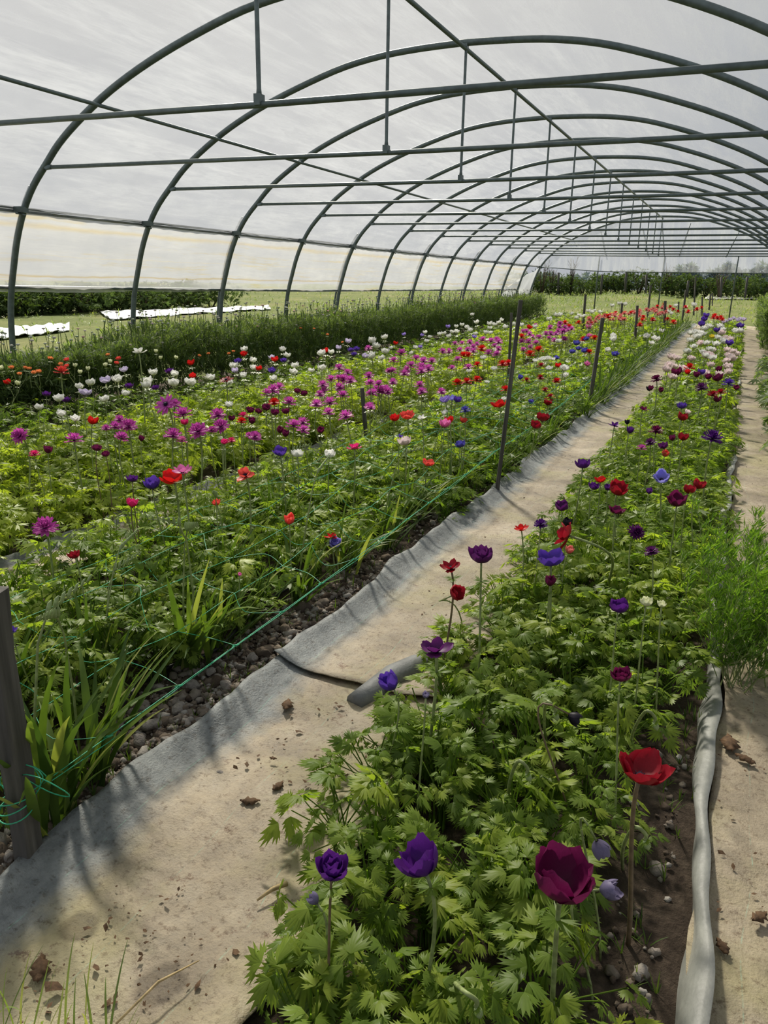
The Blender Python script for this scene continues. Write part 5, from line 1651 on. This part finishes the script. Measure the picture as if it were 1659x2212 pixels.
dr([(1278, 705), (1375, 915)], C_, 'blue', 'bud', 10, 'small dark blue bud right of the tallest stake', 'small dark blue buds')
dr([(215, 333), (303, 325), (265, 435), (12, 660), (107, 235), (180, 205), (277, 210), (75, 205)], D_, 'red', 'double', 13, 'scarlet double left of or behind the leaning second stake', 'scarlet doubles by the second stake')
dr([(245, 538), (262, 318), (262, 243)], D_, 'pink', 'cup', 10, 'small bright pink bloom by the leaning second stake', 'pink blooms by the second stake')
dr([(163, 375), (180, 415), (130, 440), (230, 433), (465, 460), (243, 340), (5, 488)], D_, 'blue', 'globe', 11, 'small blue globe near the leaning second stake', 'blue globes by the second stake')
dr([(25, 357), (403, 428), (450, 318), (455, 345), (75, 570), (75, 630), (745, 373), (770, 333), (708, 325), (825, 283), (790, 345)], D_, 'white', 'cup', 10, 'white bloom dotted around the leaning second stake', 'white dots by the second stake')
dr([(412, 155)], D_, 'red', 'double', 15, 'large red double right beside the tip of the leaning second stake', None, z0=.6)
rr = []
q = random.Random(4)
for i in range(58):
    t_ = q.random(); rr.append((230+t_*640+q.uniform(-12, 12), 190-t_*85+q.uniform(-26, 30)))
dr(rr, D_, 'salmon', 'double', 8, 'faded rose-red double in the dense far band of red flowers', 'far rose-red band', z0=.55)
rr = [(795, 78), (845, 65), (895, 82), (920, 102), (1015, 82), (1035, 120), (1105, 100), (955, 120), (685, 160), (760, 180), (682, 185), (875, 178), (920, 200), (658, 220), (590, 130), (470, 130), (540, 130), (1140, 90), (1245, 150), (1265, 170), (1235, 165), (1300, 180), (1290, 165)]
dr(rr, D_, 'red', 'double', 10, 'scarlet double standing over the far band of red flowers', 'scarlet doubles at the far end', z0=.55)
dr([(880, 125), (900, 140), (1020, 90), (940, 80), (440, 80), (540, 70), (500, 65), (1080, 75), (10, 155), (38, 152), (128, 142), (260, 122), (280, 132), (305, 118), (345, 130), (185, 155), (160, 175), (205, 165), (230, 158)], D_, 'white', 'cup', 7, 'tiny far white bloom behind the band of red flowers', 'far white dots', z0=.5)
# white drift of the right bed
wl = [(1200, 242), (1160, 262), (1055, 296), (1095, 290), (1130, 298), (1110, 315), (1150, 302), (1265, 332), (1310, 352), (1255, 370), (1180, 375), (1305, 272), (1410, 280), (1440, 280), (1280, 245), (1050, 350), (1082, 402), (1205, 412), (1150, 440), (1170, 470), (1225, 480), (1030, 430),
      (1340, 430), (1385, 440), (1345, 470), (1400, 445), (1340, 500), (1345, 545), (905, 470), (945, 480), (1058, 485), (885, 535), (862, 568), (925, 545), (910, 625), (1355, 585), (1220, 420), (1130, 375), (1360, 335), (1295, 295)]
dr(wl[:22], D_, 'white', 'globe', 12, 'white double in the far half of the dense white drift of the right bed', 'far white doubles of the right bed', z0=.44)
dr(wl[22:], D_, 'blush', 'globe', 14, 'blush-white double in the near half of the white drift of the right bed', 'near white doubles of the right bed', z0=.42)
dr([(1215, 470), (1190, 460), (1210, 533), (1280, 605), (1165, 600), (995, 565), (1370, 480), (1330, 325)], D_, 'blush', 'globe', 15, 'large blush-pink double in the middle of the white drift', 'large blush doubles of the right bed', z0=.42)
dr([(1260, 275), (1435, 243), (1140, 228), (1160, 190), (1170, 160), (1352, 378)], D_, 'violet', 'cup', 11, 'blue-violet bloom dotted in or behind the white drift of the right bed', 'blue dots in the white drift', z0=.46)
dr([(1220, 322)], D_, 'yellow', 'globe', 9, 'single yellow bloom in the white drift', None, z0=.44)
dr([(1105, 628), (1195, 645), (1278, 585), (820, 745), (745, 730), (1410, 728)], D_, 'burgundy', 'bud', 9, 'small wine-pink bud behind the first purple flowers of the right bed', 'wine-pink buds of the right bed', z0=.42)
dr([(1035, 605)], D_, 'red', 'bud', 8, 'little red bud below the bright red double', None, z0=.42)
dr([(1390, 180), (1360, 190), (1440, 185), (1420, 195), (1330, 200), (1310, 210), (1470, 190)], D_, 'lilac', 'cup', 7, 'tiny lilac-white bloom at the very end of the right bed', 'last blooms of the right bed', z0=.4)
# the 300 anemones that show largest stand as objects; the tiniest far ones are one uncounted mass
near_n = sum(1 for o in SC.objects if o.parent is None and o.name.split('.')[0] == 'anemone')
anem = sorted([f_ for f_ in FARQ if f_[7] == 'anemone'], key=lambda f_: -f_[2]*F/math.dist(f_[1], (0, 0, H)))
keep_n = max(0, 298-near_n)
for w, P, sz, col, form, lab, grp, nm in anem[:keep_n]+[f_ for f_ in FARQ if f_[7] != 'anemone']:
    flower(P, sz, col, form, lab, grp, near=False, name=nm)
mats = []; mb = MB(); T = []
for w, P, sz, col, form, lab, grp, nm in anem[keep_n:]:
    NF[0] += 1; q = random.Random(NF[0]*17)
    me_ = far_me(form, col, NF[0] % 4)
    idx = []
    for m_ in me_.materials:
        if m_ not in mats: mats.append(m_)
        idx.append(mats.index(m_))
    mt = Matrix.Translation(Vector(P)-Vector((0, 0, .12*sz))) @ Matrix.Rotation(q.uniform(0, .3), 4, 'X') @ Matrix.Rotation(q.uniform(-.2, .2), 4, 'Y') @ Matrix.Rotation(q.uniform(0, 6.28), 4, 'Z') @ Matrix.Diagonal((sz, sz, sz, 1))
    base = mb.n
    mb.v += [tuple(mt @ v.co) for v in me_.vertices]; mb.n += len(me_.vertices)
    T += [a_.value for a_ in me_.attributes['tint'].data]
    for p_ in me_.polygons:
        mb.f.append(tuple(i_+base for i_ in p_.vertices)); mb.mi.append(idx[p_.material_index]); mb.sm.append(True)
me = mb.mesh('far_anemone_blooms', mats); a = me.attributes.new('tint', 'FLOAT', 'POINT'); a.data.foreach_set('value', T)
tag(put('far_anemone_blooms', me), 'crowd of tiny far anemone blooms of all colours over the distant ends of the beds', 'flowers', kind='stuff')
print('FLOWERS', NF[0], 'near', near_n, 'far', len(anem))

# ------------------------------------------------------------------ outside: grass, crops, hedge, trees
def tuft_stuff():
    n = 9000
    a = rng.uniform(0, 1, n)
    x = np.where(a < .5, rng.uniform(-34, -6.3, n), rng.uniform(-16, 6, n)); y = np.where(a < .5, rng.uniform(6, 60, n), rng.uniform(23.8, 46, n))
    P = np.column_stack([x, y, terrain(x, y)]); P = P[in_view(P, 250)]; n = len(P)
    D = np.hypot(P[:, 0], P[:, 1])
    v, f, t_ = scatter(BL, P, rng.uniform(0, 6.28, n), rng.normal(0, .2, n), rng.normal(0, .2, n), rng.uniform(.06, .16, n), rng.integers(0, 5, n), np.clip(.5+.3*wav(P[:, 0], P[:, 1], .4, 2)+rng.normal(0, .2, n), 0, 1))
    tag(put('field_grass', np_mesh('field_grass', v, f, M['grass'], tint=t_)), 'rough pale grass growing on the field outside the tunnel', 'grass', kind='stuff')


tuft_stuff()


def leaf_blob(name, c, r, h, n, mat, label, cat, group, size=.16, tint0=.5, seed=0, parts=True, lumps=5):
    g_ = np.random.default_rng(seed)
    e = empty(name, (c[0], c[1], float(terrain(c[0], c[1])))); tag(e, label, cat, group)
    P = []
    per = n//lumps
    for k in range(lumps):
        a = g_.uniform(0, 6.28); rr_ = r*g_.uniform(0, .55)
        cc = np.array([rr_*math.cos(a)*1.1, rr_*math.sin(a)*.7, h*g_.uniform(.30, .62)])
        u = g_.normal(0, 1, (per, 3)); u /= np.linalg.norm(u, axis=1)[:, None]
        rad = g_.uniform(.6, 1.0, per)**.5
        P.append(cc+u*rad[:, None]*np.array([r*.55, r*.5, h*.38]))
    P = np.vstack(P); P[:, 2] = np.maximum(P[:, 2], .02)
    m_ = len(P)
    v, f, t_ = scatter(TPL[0], P, g_.uniform(0, 6.28, m_), g_.normal(0, .6, m_), g_.normal(0, .6, m_), size*g_.uniform(.6, 1.3, m_), g_.integers(0, 5, m_), np.clip(tint0+.2*(P[:, 2]/h-.5)+g_.normal(0, .18, m_), 0, 1))
    put('foliage', np_mesh('foliage', v, f, M[mat], tint=t_), e)
    mb = MB()
    for k in range(4):
        a = g_.uniform(0, 6.28); mb.tube([(0, 0, -.1), (r*.2*math.cos(a), r*.2*math.sin(a), h*.35), (r*.4*math.cos(a), r*.4*math.sin(a), h*.7)], [.05*h/1.5, .035*h/1.5, .012], 5)
    put('trunk', mb.mesh('trunk', M['bark']), e)
    return e


HY = 44.0
for i, px in enumerate(list(range(1140, 1670, 24))+[1690, 1720]):
    P = at_y((px, 636), HY+rnd.uniform(-1.5, 1.5))
    hgt = rnd.uniform(.95, 1.35)+(.35 if px in (1356, 1380, 1404, 1476) else 0)
    leaf_blob('hedge_bush', (P[0], P[1]), .95, hgt, 420, 'bush', 'scrubby green bush in the hedge that closes the field behind the tunnel', 'bush', 'hedge bushes behind the tunnel', .13, .42, 100+i)
for i, (bx, by, tx, ty, lab) in enumerate([(1205, 633, 1207, 589, 'first'), (1298, 635, 1301, 593, 'second'), (1351, 630, 1353, 586, 'third'), (1394, 643, 1397, 593, 'fourth'), (1484, 640, 1487, 606, 'fifth'), (1558, 640, 1559, 598, 'sixth'), (1609, 646, 1615, 598, 'seventh')]):
    B = at_y((bx, by), HY-1.8); T = at_y((tx, ty), HY-1.8)
    mb = MB(); B[2] = float(terrain(B[0], B[1]))-.1; mb.tube([B, T], .055, 7); tag(mb.build('fence_post', M['wood']), f'grey post before the far hedge, {lab} from the left', 'post', 'fence posts before the far hedge')
# bare saplings
for i, (px, h_) in enumerate(((1171, 2.0), (1190, 1.5), (1232, 2.1), (1440, 1.7), (1555, 1.5))):
    P = at_y((px, 630), HY-1.2); q = random.Random(i+5); mb = MB(); b = Vector((0, 0, -.1))
    for k in range(7):
        a = q.uniform(0, 6.28); s = q.uniform(.1, .5); p1 = Vector((s*math.cos(a), s*math.sin(a)*.5, h_*q.uniform(.7, 1)))
        mb.tube([b, p1*.5+Vector((0, 0, .1)), p1], [.03, .018, .006], 5)
        for _ in range(4):
            m_ = p1*q.uniform(.4, .95); a2 = q.uniform(0, 6.28); mb.tube([m_, m_+Vector((.2*math.cos(a2), .1*math.sin(a2), .25))], [.010, .004], 4)
    o = mb.build('bare_sapling', M['bark'], None, (P[0], P[1], float(terrain(P[0], P[1])))); tag(o, ['bare sapling above the hedge beside the last arch', 'smaller bare sapling just right of the last arch', 'bare twiggy sapling left of the left gable post', 'bare spreading sapling right of the middle gable post', 'leafless sapling beside the right gable post'][i], 'sapling')
# distant trees
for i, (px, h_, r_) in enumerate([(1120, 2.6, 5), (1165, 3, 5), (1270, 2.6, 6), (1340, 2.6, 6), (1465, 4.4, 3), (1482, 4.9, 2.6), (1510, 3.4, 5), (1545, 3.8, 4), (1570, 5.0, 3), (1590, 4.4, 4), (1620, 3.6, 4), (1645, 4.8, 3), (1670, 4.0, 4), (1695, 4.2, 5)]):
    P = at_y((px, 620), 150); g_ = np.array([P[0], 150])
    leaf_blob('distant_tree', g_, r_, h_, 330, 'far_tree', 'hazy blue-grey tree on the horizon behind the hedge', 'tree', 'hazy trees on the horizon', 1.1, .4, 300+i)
# crop rows seen under the left vent
for i in range(17):
    t_ = i/16
    P = at_z((-60+520*t_, 684-21*t_), 0)
    k = 1.0
    leaf_blob('field_bush', (P[0]*k+rnd.uniform(-.4, .4), P[1]*k), 1.3 if i % 3 else 1.0, .92+.05*t_+rnd.uniform(-.06, .1), 520, 'bush', 'low green bush in the row outside the left wall of the tunnel', 'bush', 'row of bushes outside the left wall', .14, .45, 500+i)


# white fleece lying on the field
def cloth(pxs, label):
    P = [at_z(p, .05) for p in pxs]
    A, B, Cc, D0 = [Vector(p) for p in P]
    n_ = 30; v = []; f = []
    for i in range(n_+1):
        for j in range(9):
            s, t_ = i/n_, j/8
            p = (A*(1-s)+B*s)*(1-t_)+(D0*(1-s)+Cc*s)*t_
            p.z = float(terrain(p.x, p.y))+.05+.018*math.sin(i*1.7+j)+.02*math.sin(j*2.3+i*.6); v.append(p)
    for i in range(n_):
        for j in range(8): f.append((i*9+j, i*9+j+1, (i+1)*9+j+1, (i+1)*9+j))
    mb = MB(); mb.add(v, f); o = mb.build('fleece_sheet', M['cloth']); o.modifiers.new('t', 'SOLIDIFY').thickness = .01
    tag(o, label, 'cloth')
    return o


cloth([(-60, 712), (150, 697), (150, 712), (-60, 735)], 'white fleece strip on the ground outside behind the second arch')
cloth([(215, 673), (580, 659), (585, 667), (240, 690)], 'long white fleece strip on the grass outside the left wall')
o = cloth([(1520, 661), (1610, 663), (1640, 672), (1520, 670)], 'pale grey sheet lying on the field beyond the far end')

o.data.materials.clear(); o.data.materials.append(M['flap'])
